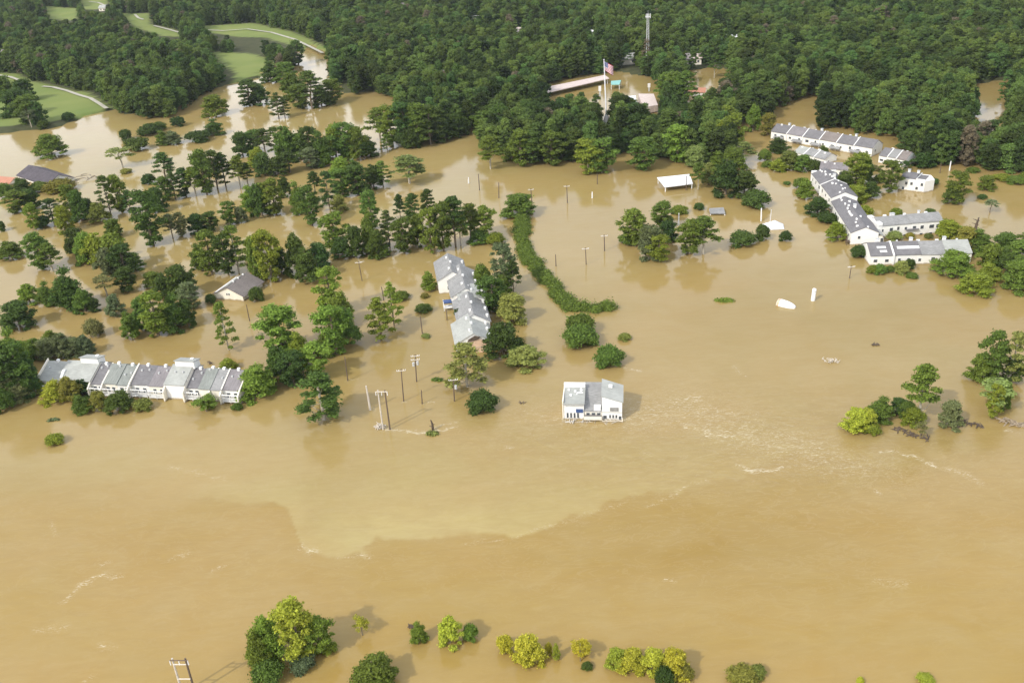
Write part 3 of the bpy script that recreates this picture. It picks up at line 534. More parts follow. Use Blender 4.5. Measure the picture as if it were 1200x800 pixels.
T_['among the right hand townhouses'] = [(912, 180, 160, 24, 'O', 'dark'), (896, 190, 174, 14, 'B', 'mid'), (925, 200, 176, 26, 'O', 'olive'), (912, 202, 186, 20, 'O', 'bright'), (940, 202, 180, 24, 'O', 'mid'), (952, 203, 186, 16, 'B', 'dark'), (900, 197, 188, 14, 'B', 'mid'), (922, 217, 212, 8, 'B', 'mid'), (965, 183, 170, 14, 'O', 'mid'), (1002, 222, 178, 26, 'T', 'bright'), (1012, 215, 182, 20, 'O', 'mid'), (988, 228, 200, 22, 'O', 'dark'),
    (1003, 239, 216, 25, 'O', 'bright'), (1020, 233, 212, 18, 'O', 'dark'), (1024, 201, 193, 14, 'B', 'grey'), (1042, 226, 187, 24, 'T', 'mid'), (1030, 215, 204, 12, 'B', 'mid'), (1060, 200, 188, 10, 'P', 'dark'), (943, 234, 209, 20, 'O', 'bright'), (938, 222, 208, 16, 'B', 'mid'), (958, 254, 230, 26, 'O', 'dark'), (970, 264, 249, 22, 'B', 'dark'), (979, 283, 259, 22, 'O', 'bright'), (1013, 255, 240, 17, 'B', 'bright'), (1007, 304, 287, 20, 'B', 'dark'), (1094, 218, 208, 10, 'B', 'dark'),
    (1050, 256, 243, 14, 'B', 'bright'), (1090, 251, 244, 11, 'B', 'dark'), (1000, 165, 160, 12, 'B', 'yellow'), (1082, 198, 178, 26, 'O', 'dark')]
T_['before the lowest townhouse block'] = [(1022, 322, 310, 12, 'B', 'bright'), (1031, 323, 309, 14, 'B', 'mid'), (1043, 320, 311, 10, 'B', 'mid'), (1056, 322, 305, 18, 'O', 'pale'), (1066, 316, 303, 12, 'B', 'dark'), (1069, 327, 319, 13, 'B', 'mid'), (1048, 283, 270, 16, 'B', 'pale'), (1066, 281, 272, 10, 'B', 'olive'), (1088, 280, 273, 10, 'B', 'olive')]
T_['on the leafy right hand bank'] = [(1108, 284, 256, 26, 'O', 'bright'), (1124, 278, 264, 22, 'O', 'bright'), (1117, 326, 292, 42, 'O', 'bright'), (1142, 347, 318, 38, 'O', 'bright'), (1160, 331, 308, 30, 'O', 'bright'), (1130, 296, 265, 26, 'O', 'olive'), (1147, 298, 268, 28, 'O', 'mid'), (1160, 316, 284, 28, 'O', 'mid'), (1176, 300, 272, 28, 'O', 'mid'), (1190, 318, 280, 34, 'T', 'mid'), (1192, 344, 304, 34, 'O', 'mid'), (1204, 340, 300, 30, 'O', 'bright'), (1206, 300, 268, 28, 'T', 'mid'), (1178, 322, 290, 24, 'O', 'dark')]
T_['in the upper right water'] = [(1120, 240, 200, 24, 'T', 'mid'), (1115, 240, 214, 20, 'O', 'dark'), (1155, 224, 205, 18, 'O', 'mid'), (1160, 250, 232, 18, 'S', 'grey'), (1151, 234, 227, 10, 'B', 'dark'), (1174, 213, 203, 18, 'B', 'bright'), (1190, 217, 205, 20, 'B', 'mid'), (1205, 214, 200, 20, 'B', 'mid'), (1140, 203, 196, 14, 'B', 'mid')]
T_['in the overgrown far left corner'] = [(12, 470, 396, 36, 'T', 'dark'), (30, 468, 400, 34, 'T', 'mid'), (40, 466, 420, 26, 'O', 'dark'), (6, 474, 430, 30, 'O', 'grey'), (46, 463, 444, 18, 'O', 'bright'), (22, 440, 386, 30, 'O', 'bright'), (4, 430, 398, 22, 'O', 'bright'), (24, 472, 440, 30, 'O', 'grey'), (-6, 470, 420, 34, 'T', 'mid'), (36, 420, 398, 24, 'O', 'mid'), (44, 422, 396, 22, 'O', 'mid'), (58, 423, 396, 24, 'O', 'grey'), (60, 404, 386, 20, 'O', 'bright'), (76, 421, 390, 26, 'O', 'grey'), (90, 419, 394, 20, 'O', 'grey'), (102, 418, 392, 20, 'O', 'grey'), (6, 485, 455, 22, 'B', 'mid')]
T_['before the long left townhouses'] = [(66, 474, 444, 30, 'O', 'yellow'), (84, 472, 441, 26, 'O', 'olive'), (98, 466, 443, 30, 'O', 'dark'), (98, 485, 462, 24, 'O', 'mid'), (118, 482, 457, 22, 'O', 'olive'), (141, 485, 458, 32, 'O', 'dark'), (168, 483, 467, 21, 'B', 'olive'), (242, 483, 464, 28, 'S', 'bright'), (245, 481, 466, 16, 'B', 'bright'), (278, 482, 472, 12, 'B', 'mid'), (65, 523, 508, 20, 'B', 'bright')]
T_['at the right hand riverside'] = [(1002, 509, 478, 28, 'O', 'yellow'), (1014, 507, 478, 22, 'O', 'yellow'), (1022, 511, 496, 18, 'B', 'bright'), (1031, 496, 465, 28, 'O', 'mid'), (1052, 486, 466, 20, 'O', 'dark'), (1062, 492, 470, 20, 'O', 'mid'), (1076, 492, 425, 32, 'P', 'mid'), (1070, 500, 478, 24, 'O', 'bright'), (1078, 514, 494, 13, 'S', 'grey'), (1112, 504, 469, 24, 'O', 'grey'),
    (1160, 450, 386, 28, 'T', 'mid'), (1148, 450, 415, 28, 'O', 'mid'), (1182, 448, 388, 26, 'P', 'pale'), (1185, 450, 416, 22, 'O', 'dark'), (1165, 484, 446, 44, 'S', 'pale'), (1162, 492, 450, 16, 'T', 'bright'), (1176, 482, 438, 14, 'O', 'bright')]
T_['in the bottom left clump'] = [(352, 776, 704, 40, 'T', 'yellow'), (318, 775, 719, 38, 'O', 'bright'), (306, 784, 738, 30, 'O', 'mid'), (376, 768, 724, 30, 'T', 'bright'), (316, 806, 776, 36, 'B', 'mid'), (355, 789, 766, 30, 'B', 'grey'), (386, 768, 752, 18, 'B', 'bright'), (425, 745, 723, 18, 'S', 'yellow'), (440, 816, 772, 52, 'O', 'mid')]
T_['in the bottom row of treetops'] = [(492, 756, 729, 19, 'O', 'bright'), (528, 760, 722, 26, 'O', 'yellow'), (552, 754, 731, 17, 'B', 'bright'), (592, 768, 744, 18, 'B', 'yellow'), (620, 782, 745, 34, 'O', 'yellow'), (643, 768, 752, 8, 'B', 'yellow'), (652, 774, 751, 9, 'O', 'yellow'), (680, 776, 750, 22, 'S', 'yellow'), (682, 770, 750, 18, 'B', 'yellow'), (688, 786, 778, 12, 'B', 'dark'), (722, 786, 760, 22, 'O', 'yellow'), (740, 792, 762, 30, 'O', 'yellow'),
    (766, 792, 762, 30, 'O', 'yellow'), (790, 798, 760, 36, 'O', 'yellow'), (780, 806, 780, 22, 'B', 'dark'), (804, 800, 780, 16, 'B', 'olive'), (870, 806, 783, 34, 'B', 'olive'), (888, 796, 779, 18, 'B', 'olive'), (1084, 804, 793, 20, 'B', 'yellow'), (1008, 802, 797, 8, 'B', 'yellow')]
for cl, lst in T_.items():
    for (x, yb_, yt_, w_, k, tn) in lst:
        P = at(x, yb_); sc_ = scale_at(P)
        Wm = w_ / sc_ * (1.0 if k != 'P' else 1.12)
        sn = CAMH / (P - CAM).length                  # the near rim of a low crown meets the water in front of its trunk
        yb_ -= {'B': .42, 'O': .36, 'T': .20, 'S': .1, 'P': 0}[k] * w_ * sn
        P = at(x, yb_); H_ = hgt(x, yb_, yt_ + .06 * w_)
        if k in 'OB': H_ = max(H_, .38 * Wm) ; H_ = min(H_, 2.6 * Wm)
        TREES.append([k, P, max(H_, 1.2), Wm, tn, cl, x])

# ---- the wood: scattered inside its outline, the nearest as things, the rest as one mass
PXs, PYs, WXs, WYs = [], [], [], []
yy = 330.0
while yy < 1900:
    st = 5.9 if yy < 900 else 7.5
    half = .66 * yy + 40; xr = np.arange(-half, half, st) + (st / 2 if int(yy / st) % 2 else 0)
    WXs.append(xr + rs.uniform(-.36, .36, len(xr)) * st); WYs.append(np.full(len(xr), yy) + rs.uniform(-.36, .36, len(xr)) * st); yy += st * .9
WXs = np.concatenate(WXs); WYs = np.concatenate(WYs)
Hs = 11 + 7.5 * rs.rand(len(WXs)) ** 1.3 + 6.0 * (vnoise(WXs, WYs, 28, 31) - .4); Ws = 5.8 + 3.6 * rs.rand(len(WXs)) ** 1.5
bx_, by_ = pxn(WXs, WYs); tx_, ty_ = pxn(WXs, WYs, Hs * .93); wpx = Ws * F / np.hypot(WYs, 120) * .38
ok = inpoly(bx_, by_, FR)
for c_ in CLEAR:
    for f in (0, .3, .6, 1.0):
        qx = bx_ + (tx_ - bx_) * f; qy = by_ + (ty_ - by_) * f
        for s_ in (-1, 0, 1): ok &= ~inpoly(qx + s_ * wpx, qy, c_)
for (hx, hy) in PEEK:
    for f in (.2, .5, .9):
        qx = bx_ + (tx_ - bx_) * f; qy = by_ + (ty_ - by_) * f
        ok &= ~((np.abs(qx - hx) < 7 + wpx * .6) & (np.abs(qy - hy) < 3.5))
for T in TREES:
    ok &= np.hypot(WXs - T[1].x, WYs - T[1].y) > 4.2
idx = np.where(ok)[0]
idx = idx[np.argsort(WYs[idx])]
vis = [i for i in idx if -10 < bx_[i] < 1210]
NT = 300 - sum(1 for T in TREES if T[0] != 'B')
ZONES = [(-50, 300, 'along the golf course wood edge'), (300, 600, 'in the wood left of the flagpole'), (600, 880, 'in the wood below the flagpole'), (880, 1300, 'in the wood behind right townhouses')]
single = set(vis[:max(0, NT)])
for i in single:
    zn = [z for a_, b_, z in ZONES if a_ <= bx_[i] < b_][0]
    TREES.append(['T' if rnd.random() < .7 else 'O', Vector((WXs[i], WYs[i], 0)), float(Hs[i]), float(Ws[i]) * 1.0, rnd.choice(['mid', 'mid', 'dark', 'dark', 'bright']), zn, float(bx_[i])])
rest = np.array([i for i in idx if i not in single])
print('trees', len(TREES), 'wood', len(rest))
NUM = ['', 'second ', 'third ', 'fourth ', 'fifth ', 'sixth ', 'seventh ', 'eighth ', 'ninth ', 'tenth ', 'eleventh ', 'twelfth ', 'thirteenth ', 'fourteenth ', 'fifteenth ', 'sixteenth ', 'seventeenth ', 'eighteenth ', 'nineteenth ', 'twentieth '] + ['%d%s ' % (k, 'st' if k % 10 == 1 else 'nd' if k % 10 == 2 else 'rd' if k % 10 == 3 else 'th') for k in range(21, 80)]
bycl = {}
for T in TREES: bycl.setdefault(T[5], []).append(T)
for cl, lst in bycl.items():
    sub = {}
    for T in lst: sub.setdefault((T[0], T[4]), []).append(T)
    for (k, tn), ts in sub.items():
        ts.sort(key=lambda q: q[6]); nm = '%s %s' % (TONE[tn], FORM[k])
        for j, T in enumerate(ts):
            if len(ts) == 1: lab = 'the only %s %s' % (nm, cl)
            elif len(ts) == 2: lab = '%s %s of two %s' % (('left', 'right')[j], nm, cl)
            elif j == 0: lab = 'leftmost %s %s' % (nm, cl)
            elif j == len(ts) - 1: lab = 'rightmost %s %s' % (nm, cl)
            else: lab = '%s%s from left, %s' % (NUM[j], nm, cl)
            T.append(lab)
for T in TREES:
    k, P, H_, Wm, tn, cl, _, lab = T
    ro = put_tree(k, Vector((P.x, P.y, .0 if k != 'B' else -.1)), H_, Wm, tn, pale=(k in 'PS' and tn in ('pale', 'mid')))
    tag(ro, lab, CATS[k], cl)

# the wood as one mass: points with instanced crowns
wood = bpy.data.meshes.new('wood'); wood.vertices.add(len(rest))
wood.vertices.foreach_set('co', np.stack([WXs[rest], WYs[rest], np.full(len(rest), .2)], 1).astype(np.float32).ravel())
kinds = [('T', 0), ('T', 1), ('T', 2), ('T', 3), ('O', 0), ('O', 1), ('P', 0), ('P', 1)]
kw = np.where(rs.rand(len(rest)) < .70, rs.randint(0, 4, len(rest)), rs.randint(4, 8, len(rest)))
Hs[rest] *= np.where(kw > 5, 1.18, np.where(kw > 3, .8, 1)); Ws[rest] *= np.where((kw > 3) & (kw < 6), 1.2, 1)
tops = np.array([PROTO[q][0] for q in kinds]); wids = np.array([PROTO[q][1] for q in kinds])
scv = np.stack([Ws[rest] / wids[kw], Ws[rest] / wids[kw], Hs[rest] / tops[kw]], 1)
a = wood.attributes.new('tsc', 'FLOAT_VECTOR', 'POINT'); a.data.foreach_set('vector', scv.astype(np.float32).ravel())
a = wood.attributes.new('trot', 'FLOAT_VECTOR', 'POINT'); a.data.foreach_set('vector', np.stack([kw * 0., kw * 0., rs.rand(len(rest)) * 6.28], 1).astype(np.float32).ravel())
a = wood.attributes.new('tk', 'INT', 'POINT'); a.data.foreach_set('value', kw.astype(np.int32))
wood.update()
wo_ = bpy.data.objects.new('forest', wood); C.objects.link(wo_)
tag(wo_, 'dense green wood filling the upper part of the view to the far edge', 'forest', kind='stuff')
ng = bpy.data.node_groups.new('forest_crowns', 'GeometryNodeTree')
ng.interface.new_socket('Geometry', in_out='INPUT', socket_type='NodeSocketGeometry'); ng.interface.new_socket('Geometry', in_out='OUTPUT', socket_type='NodeSocketGeometry')
N = ng.nodes; LK = ng.links
gi = N.new('NodeGroupInput'); go = N.new('NodeGroupOutput'); iop = N.new('GeometryNodeInstanceOnPoints'); m2p = N.new('GeometryNodeMeshToPoints')
jg = N.new('GeometryNodeJoinGeometry')
def nattr(nm, ty):
    q = N.new('GeometryNodeInputNamedAttribute'); q.data_type = ty; q.inputs['Name'].default_value = nm
    return [s for s in q.outputs if s.enabled and s.name == 'Attribute'][0]
for q in reversed(kinds):
    oi = N.new('GeometryNodeObjectInfo'); oi.transform_space = 'ORIGINAL'; oi.inputs['Object'].default_value = SRC[q][1]; oi.inputs['As Instance'].default_value = False
    g2 = N.new('GeometryNodeGeometryToInstance'); LK.new(oi.outputs['Geometry'], g2.inputs[0]); LK.new(g2.outputs[0], jg.inputs[0])
LK.new(gi.outputs[0], m2p.inputs[0]); LK.new(m2p.outputs[0], iop.inputs['Points']); LK.new(jg.outputs[0], iop.inputs['Instance'])
iop.inputs['Pick Instance'].default_value = True
LK.new(nattr('tk', 'INT'), iop.inputs['Instance Index']); LK.new(nattr('tsc', 'FLOAT_VECTOR'), iop.inputs['Scale']); LK.new(nattr('trot', 'FLOAT_VECTOR'), iop.inputs['Rotation'])
LK.new(iop.outputs[0], go.inputs[0])
md = wo_.modifiers.new('crowns', 'NODES'); md.node_group = ng

# vine covered levee
def strand(name, label, cat, pts, wd, ht, tone, kind=None, dens=18, size=.21):
    P = [at(x, y) for x, y in pts]; org = P[0].copy(); lobes = []
    tot = 0
    for a_, b_ in zip(P[:-1], P[1:]):
        L_ = (b_ - a_).length; k = max(1, int(L_ / (wd * .33)))
        for i in range(k):
            c = a_.lerp(b_, i / k) - org; s = wd * .5 * (.75 + .4 * rs.rand())
            off = rs.randn() * wd * .13
            lobes.append(((c.x + off, c.y + rs.randn() * wd * .1, ht * .1), (s, s, ht * (.7 + .5 * rs.rand()))))
    me = crown_mesh(name, lobes, dens=dens, size=size, core=.8, m_=FOL[tone])
    o_ = obj(name, me, None, loc=org); return tag(o_, label, cat, kind=kind)
strand('vine_hedge', 'long curving vine covered hedge snaking through brown water right of the middle townhouse row', 'hedge',
       [(611, 256), (613, 270), (614, 288), (619, 304), (630, 318), (643, 331), (654, 344), (662, 356), (670, 362), (688, 363), (704, 362), (718, 361)], 4.9, 1.9, 'mid')
strand('floating_plants', 'bright green floating plants in open water below the drowned tent', 'plants', [(842, 352), (848, 353), (856, 352)], 2.4, .8, 'bright')
strand('floating_plants', 'low green floating plants above the leaning power poles', 'plants', [(507, 445), (513, 445), (520, 446)], 1.8, .5, 'mid')
strand('floating_plants', 'snagged green plants beside the broken post in the foam line', 'plants', [(503, 508), (508, 509), (513, 508)], 1.8, .7, 'pale')
strand('floating_plants', 'dark drowned twigs above the small bush at far left water', 'plants', [(58, 493), (63, 492), (69, 492)], 1.0, .5, 'grey')

# ------------------------------------------------------------------ buildings
class House:
    def __init__(s, name, label, cat, p, q, depth, group=None, ph=0, qh=0):
        P = at(*p); Q = at(*q); s.L = (Q - P).length; s.D = depth
        s.root = empty(name, label, cat, P, math.atan2(Q.y - P.y, Q.x - P.x), group)
    def part(s, name, mb, m_, parent=None, label=None):
        o_ = obj(name, mb, m_, parent or s.root)
        if label: o_['label'] = label
        return o_
    def gable(s, x0, x1, y0, y1, h, rise, wm_, rm, over=.45, k=.5, thick=.16, base=-2.5):
        mb = MB(); ym = y0 + (y1 - y0) * k
        mb.prism([(y0, base), (y1, base), (y1, h), (ym, h + rise), (y0, h)], x0, x1)
        w = s.part('wall', mb, wm_)
        sf = rise / max(ym - y0, .01); sb = rise / max(y1 - ym, .01); e = .03
        rf = MB().prism([(y0 - over, h - over * sf + e), (ym, h + rise + e), (y1 + over, h - over * sb + e), (y1 + over, h - over * sb + e + thick), (ym, h + rise + e + thick), (y0 - over, h - over * sf + e + thick)], x0 - over * .6, x1 + over * .6)
        r_ = s.part('roof', rf, rm)
        s.g = (y0, y1, h, rise, ym); return w, r_
    def rz(s, y):
        y0, y1, h, rise, ym = s.g
        return h + rise * ((y - y0) / (ym - y0) if y < ym else (y1 - y) / (y1 - ym)) + .19
    def shed(s, x0, x1, y0, y1, h0, h1, wm_, rm, over=.35, base=-2.5):
        s.part('wall', MB().prism([(y0, base), (y1, base), (y1, h1), (y0, h0)], x0, x1), wm_)
        k = (h1 - h0) / (y1 - y0)
        s.g = (y0, y1 + .01, h0, h1 - h0, y1)
        return s.part('roof', MB().prism([(y0 - over, h0 - over * k + .03), (y1 + over, h1 + over * k + .03), (y1 + over, h1 + over * k + .2), (y0 - over, h0 - over * k + .2)], x0 - .2, x1 + .2), rm)
    def window(s, x, z, w=1.1, h=1.2, side='f', y=None):
        if side == 'f':
            y = 0 if y is None else y; fr = MB().box(x - w / 2 - .1, x + w / 2 + .1, y - .06, y + .02, z - .1, z + h + .1); pn = MB().box(x - w / 2, x + w / 2, y - .10, y - .02, z, z + h)
        else:
            xx = s.L if side == 'r' else 0; d_ = 1 if side == 'r' else -1; xx = xx if y is None else y
            a_ = sorted((xx - .02 * d_, xx + .06 * d_)); b_ = sorted((xx + .02 * d_, xx + .10 * d_))
            fr = MB().box(a_[0], a_[1], x - w / 2 - .1, x + w / 2 + .1, z - .1, z + h + .1); pn = MB().box(b_[0], b_[1], x - w / 2, x + w / 2, z, z + h)
        f = s.part('window', fr, TRIM); s.part('pane', pn, GLASS, f)
    def vent(s, x, y, w=.9, d=.7, h=.5, m_=None):
        s.part('roof_vent', MB().box(x - w / 2, x + w / 2, y - d / 2, y + d / 2, s.rz(y) - .4, s.rz(y) + h), m_ or TRIM)
    def chimney(s, x, y, w=1.0, d=1.0, h=1.5, m_=None):
        z = s.rz(y); c_ = s.part('chimney', MB().box(x - w / 2, x + w / 2, y - d / 2, y + d / 2, z - 1.2, z + h), m_ or CREAM)
        s.part('chimney_cap', MB().box(x - w / 2 - .12, x + w / 2 + .12, y - d / 2 - .12, y + d / 2 + .12, z + h + .01, z + h + .14), METAL, c_)
    def balcony(s, x0, x1, z=0.9, out=1.6, top=2.9):
        b_ = s.part('balcony', MB().box(x0, x1, -out, -.02, z - .18, z), TRIM)
        po = MB()
        for x in (x0 + .08, (x0 + x1) / 2, x1 - .08): po.box(x - .09, x + .09, -out - .02, -out + .16, -2.5, top)
        s.part('post', po, TRIM, b_)
        ra = MB().box(x0, x1, -out - .03, -out + .05, z + .88, z + .98)
        nn = max(3, int((x1 - x0) / .35))
        for i in range(nn + 1):
            x = x0 + (x1 - x0) * i / nn; ra.box(x - .03, x + .03, -out - .02, -out + .04, z + .01, z + .88)
        s.part('railing', ra, TRIM, b_)
        s.part('beam', MB().box(x0 - .1, x1 + .1, -out - .08, -out + .14, top + .01, top + .22), TRIM, b_)

G1 = 'flooded townhouses of the right hand estate'
# --- long left row
h = House('townhouse_row', 'long flooded townhouse row with grey striped roofs, white balconies and fin walls, at left', 'townhouses', (48, 458), (284, 471), 10.5)
u = h.L / 236.0
def X(pxx): return (pxx - 48) * u
units = [(48, 74, 'light', 0), (74, 112, 'light', 1), (112, 127, 'dark', 0), (127, 143, 'green', 2), (143, 159, 'green', 0), (159, 180, 'dark', 2), (180, 200, 'violet', 2), (200, 222, 'light', 3), (222, 239, 'dark', 2), (239, 251, 'green', 4), (251, 264, 'grey', 4), (264, 284, 'violet', 2)]
for i, (a_, b_, rm, st) in enumerate(units):
    dz = (.0, .5, -.2, .15, -.1, .1, 0, .9, -.15, .2, .05, 0)[i]; y0 = (0, 0, 0, 0, 0, .4, .2, -.2, .5, -.4, -.3, .2)[i]
    x0, x1 = X(a_) + .02, X(b_) - .02
    h.gable(x0, x1, y0, 10.5, 3.5 + dz, 2.6, WHITE if i % 3 else CREAM, ROOF[rm], over=.35, k=.56)
    if st == 2 or st == 0: h.balcony(x0 + .3, x1 - .3, out=1.5 + y0 * -1, z=.75, top=2.5)
    for j in range(2):
        xx = x0 + (x1 - x0) * (.3 + .4 * j)
        h.window(xx, 1.2, .9, 1.3, y=y0)
        if rnd.random() < .8: h.vent(xx, rnd.uniform(2.5, 5.2), .45, .45, .35, METAL)
    if st in (1, 3):                                  # raised clerestory
        cx0, cx1 = (X(91), X(112)) if st == 1 else (x0 + .9, x1 + .8)
        z0 = 3.5 + dz + 1.9
        h.part('clerestory', MB().prism([(5.2, z0), (8.2, z0 - .4), (8.2, z0 + 1.3), (5.2, z0 + 2.1)], cx0, cx1), TRIM)
        h.part('clerestory_roof', MB().prism([(4.95, z0 + 2.2), (8.6, z0 + 1.25), (8.6, z0 + 1.45), (4.95, z0 + 2.4)], cx0 - .2, cx1 + .2), ROOF['light'])
        h.vent((cx0 + cx1) / 2 + 1, 7.6, .8, .8, 2.0)
    if st == 4 or st == 3: h.part('front_panel', MB().box(x0 + .2, x1 - .2, y0 - .14, y0 - .02, -2.5, 3.2 + dz), TRIM if st == 3 else CREAM)
    h.vent((x0 + x1) / 2, 5.9, .7, .7, .55)
for xp, hh in ((48.5, 6.2), (112, 4.9), (127, 4.9), (158.5, 5.6), (200, 5.8), (222.5, 6.0), (251, 5.0), (264, 5.0), (283.8, 4.6)):
    x = X(xp); zf = lambda y: 3.55 + 2.6 * min(y / 5.9, 1) + (hh - 4.9) * .35
    h.part('fin_wall', MB().prism([(-1.9, -2.5), (6.1, -2.5), (6.1, zf(6.1) + .35), (0, zf(0) + .35), (-1.9, zf(-1.4) - .3)], x - .17, x + .17), CREAM)
h.part('dormer', MB().prism([(.4, 2.8), (3.2, 2.8), (3.2, 5.5), (2.2, 5.7), (.4, 4.4)], X(75), X(78)), TRIM)
h.part('skylight', MB().box(X(204), X(209), -.30, -.22, 2.4, 3.0), GLASS)

# --- middle row, stepping towards the viewer
h = House('townhouse_row', 'broken flooded townhouse row stepping towards the viewer, grey gables, torn open end', 'townhouses', (514, 322), (533, 416), 8.3)
far = at(528, 318, 3.5); P1 = at(514, 344); P2 = at(533, 417)
L_ = h.L
def seg(y_px):                                        # distance along the row of the base line at picture row y
    Pq = at(514 + (y_px - 322) * .2, y_px); return (Pq - h.root.location).length
segs_ = [(seg(322), seg(344), -1.0, 8.4, 4.6, 2.6, 'grey', WHITE), (seg(335), seg(364), 2.2, 11.0, 4.3, 2.5, 'grey', WHITE), (seg(356), seg(372), 4.2, 12.2, 5.2, .6, 'light', WHITE), (seg(368), seg(396), 2.4, 11.6, 4.0, 2.7, 'grey', WHITE), (seg(392), seg(416), .6, 10.6, 3.3, 2.7, 'light', WHITE)]
# shift in y is away to the right of the run (left of the direction p->q)
for i, (a_, b_, y0, y1, hh, rise, rm, wmm) in enumerate(segs_):
    h.gable(a_ + .02 * i, b_, y0, y1, hh, rise, wmm, ROOF[rm], over=.4)
    for j in range(3):
        h.vent(a_ + (b_ - a_) * (.2 + .3 * j), y0 + (y1 - y0) * (.42 + .1 * (j % 2)), .8, .6, .5)
        h.vent(a_ + (b_ - a_) * (.25 + .3 * j), y1 - .5, .9, .6, .75)
    h.window(b_ - 2.0, 1.0, .9, 1.3, y=y0)
    for yy_ in (.35, .65): h.window(y0 + (y1 - y0) * yy_, 1.2, .9, 1.2, side='r', y=b_)
e_ = segs_[-1]
h.part('exposed_wall', MB().prism([(4.6, .3), (10.3, -.6), (10.3, 2.7), (7.0, 4.4), (4.8, 4.2)], e_[1] + .05, e_[1] + .22), PEACH, label='torn open end wall showing peach coloured lining')
h.part('roof_hole', MB().prism([(3.8, 3.7), (6.6, 4.2), (7.6, 4.9), (6.0, 5.5), (4.2, 4.5)], e_[1] + .22, e_[1] + .45), DEBRIS)
h.part('lining_rail', MB().box(e_[1] + .23, e_[1] + .33, 4.8, 10.2, 1.7, 1.9), BRICK)
h.part('awning', MB().prism([(9.8, 1.6), (13.6, .1), (13.6, .3), (9.8, 1.9)], e_[1] - 5.0, e_[1] + .5), ROOF['light'], label='crumpled grey lean-to roof at the waterline')
h.part('balcony', MB().box(segs_[1][1] - 1.5, segs_[1][1] + .6, -.6, 2.1, 1.0, 1.2).box(segs_[1][1] - 1.5, segs_[1][1] - 1.3, -.6, -.4, -2.5, 3.2).box(segs_[1][1] + .4, segs_[1][1] + .6, -.6, -.4, -2.5, 3.2).box(segs_[1][1] - 1.5, segs_[1][1] + .6, -.62, -.52, 1.9, 2.05), TRIM)
h.part('tarp', MB().box(segs_[1][1] - 1.4, segs_[1][1] + .6, -.5, 2.0, 2.6, 3.1), BLUE)

# --- house in midstream
h = House('house', 'white house cluster with three pale grey roofs standing alone in the foaming current', 'house', (661, 491), (729, 492), 9)
L_ = h.L; a1, a2 = L_ * .345, L_ * .66
h.shed(0, a1, 0, 6.6, 4.4, 5.0, TRIM, ROOF['light'])
for vx, vy in ((1.0, 5.4), (2.6, 4.8), (4.0, 5.6), (1.6, 3.2)): h.vent(vx, vy, .55, .55, .3)
h.part('roof_board', MB().add([(a1 - 2.0, 3.3, 5.0), (a1 - .4, 5.2, 5.2), (a1 - .4, 5.6, 5.25), (a1 - 2.0, 3.7, 5.05)], [(0, 1, 2, 3)]).box(a1 - 1.9, a1 - .3, 4.2, 4.6, 4.95, 5.08), TRIM)
h.part('parapet', MB().box(-.3, a1 + .1, 6.62, 7.6, -2.5, 6.1), TRIM)
h.part('side_wall', MB().box(-.32, -.05, -.2, 6.6, -2.5, 5.2), CREAM)
for k in range(4): h.window(.9 + k * .85, .5, .45, 1.4)
h.part('skylight', MB().box(a1 - 1.9, a1 - .2, -.16, -.03, 2.0, 3.0), BLUE)
h.shed(a1 + .05, a2 - .05, .3, 9.2, 2.4, 4.8, CREAM, ROOF['grey'])
h.part('deck', MB().box(a1 + .1, a2 - .1, -1.0, .86, .5, .7).box(a1 + .1, a2 - .1, -1.05, -.95, .75, 1.5), CREAM)
h.part('lean_to', MB().prism([(.0, 2.2), (1.4, 2.5), (1.4, 3.5), (.3, 3.3)], a2 - 2.0, a2 - .4), TRIM)
for k in range(3): h.window(a1 + 1.0 + k * 1.3, .9, .8, .9, y=.3)
h.part('fence_screen', MB().box(a1 + .1, a2 - .1, -.95, -.85, 1.5, 1.9), ROOF['dark'])
# right block: roof plane falling forwards and to the right
zr = lambda x, y: 6.1 + (y / 6.5) * 1.0 - (x - a2) / (L_ - a2) * 1.1
b4 = [(a2, -.2), (L_, -.2), (L_, 6.0), (a2, 6.8)]
h.part('wall', MB().add([(x, y, -2.5) for x, y in b4] + [(x, y, zr(x, y)) for x, y in b4], [(3, 2, 1, 0), (4, 5, 6, 7), (0, 1, 5, 4), (1, 2, 6, 5), (2, 3, 7, 6), (3, 0, 4, 7)]), TRIM)
b5 = [(a2 - .2, .3), (L_ + .3, -.3), (L_ + .3, 6.3), (a2 - .2, 7.1)]
h.part('roof', MB().add([(x, y, zr(x, y) + .08) for x, y in b5] + [(x, y, zr(x, y) + .28) for x, y in b5], [(3, 2, 1, 0), (4, 5, 6, 7), (0, 1, 5, 4), (1, 2, 6, 5), (2, 3, 7, 6), (3, 0, 4, 7)]), ROOF['light'])
h.part('roof_vent', MB().box(a2 + 1.5, a2 + 2.4, 4.2, 5.0, zr(a2 + 2, 4.6), zr(a2 + 2, 4.6) + .75), TRIM)
h.part('screen', MB().box(L_ - 2.9, L_ - .9, -.40, -.22, 2.7, 3.7), ROOF['grey'])
h.part('siding_band', MB().box(a2 + .1, L_ + .05, -.27, -.21, 2.2, 2.35), ROOF['light'])
for k in range(6): h.part('deck_post', MB().box(a2 + k * (L_ - a2) / 5 - .05, a2 + k * (L_ - a2) / 5 + .07, -1.12, -1.0, -1.5, .7), CREAM)
h.part('gutter', MB().box(.1, a1 - .1, -.5, -.38, 4.15, 4.3), METAL)
for k in range(3): h.window(a2 + 1.9 + k * .75, .7, .4, .9, y=-.2)
h.window(a2 + .7, .5, .8, .9, y=-.2); h.window(L_ - .5, .4, .6, .9, y=-.2)
h.part('railing', MB().box(a2, L_ + .2, -1.1, -.95, .25, .4).box(a2, L_ + .2, -1.1, -1.0, -.1, 0.05).box(L_, L_ + .15, -1.1, -.9, -1, 1.2), CREAM)
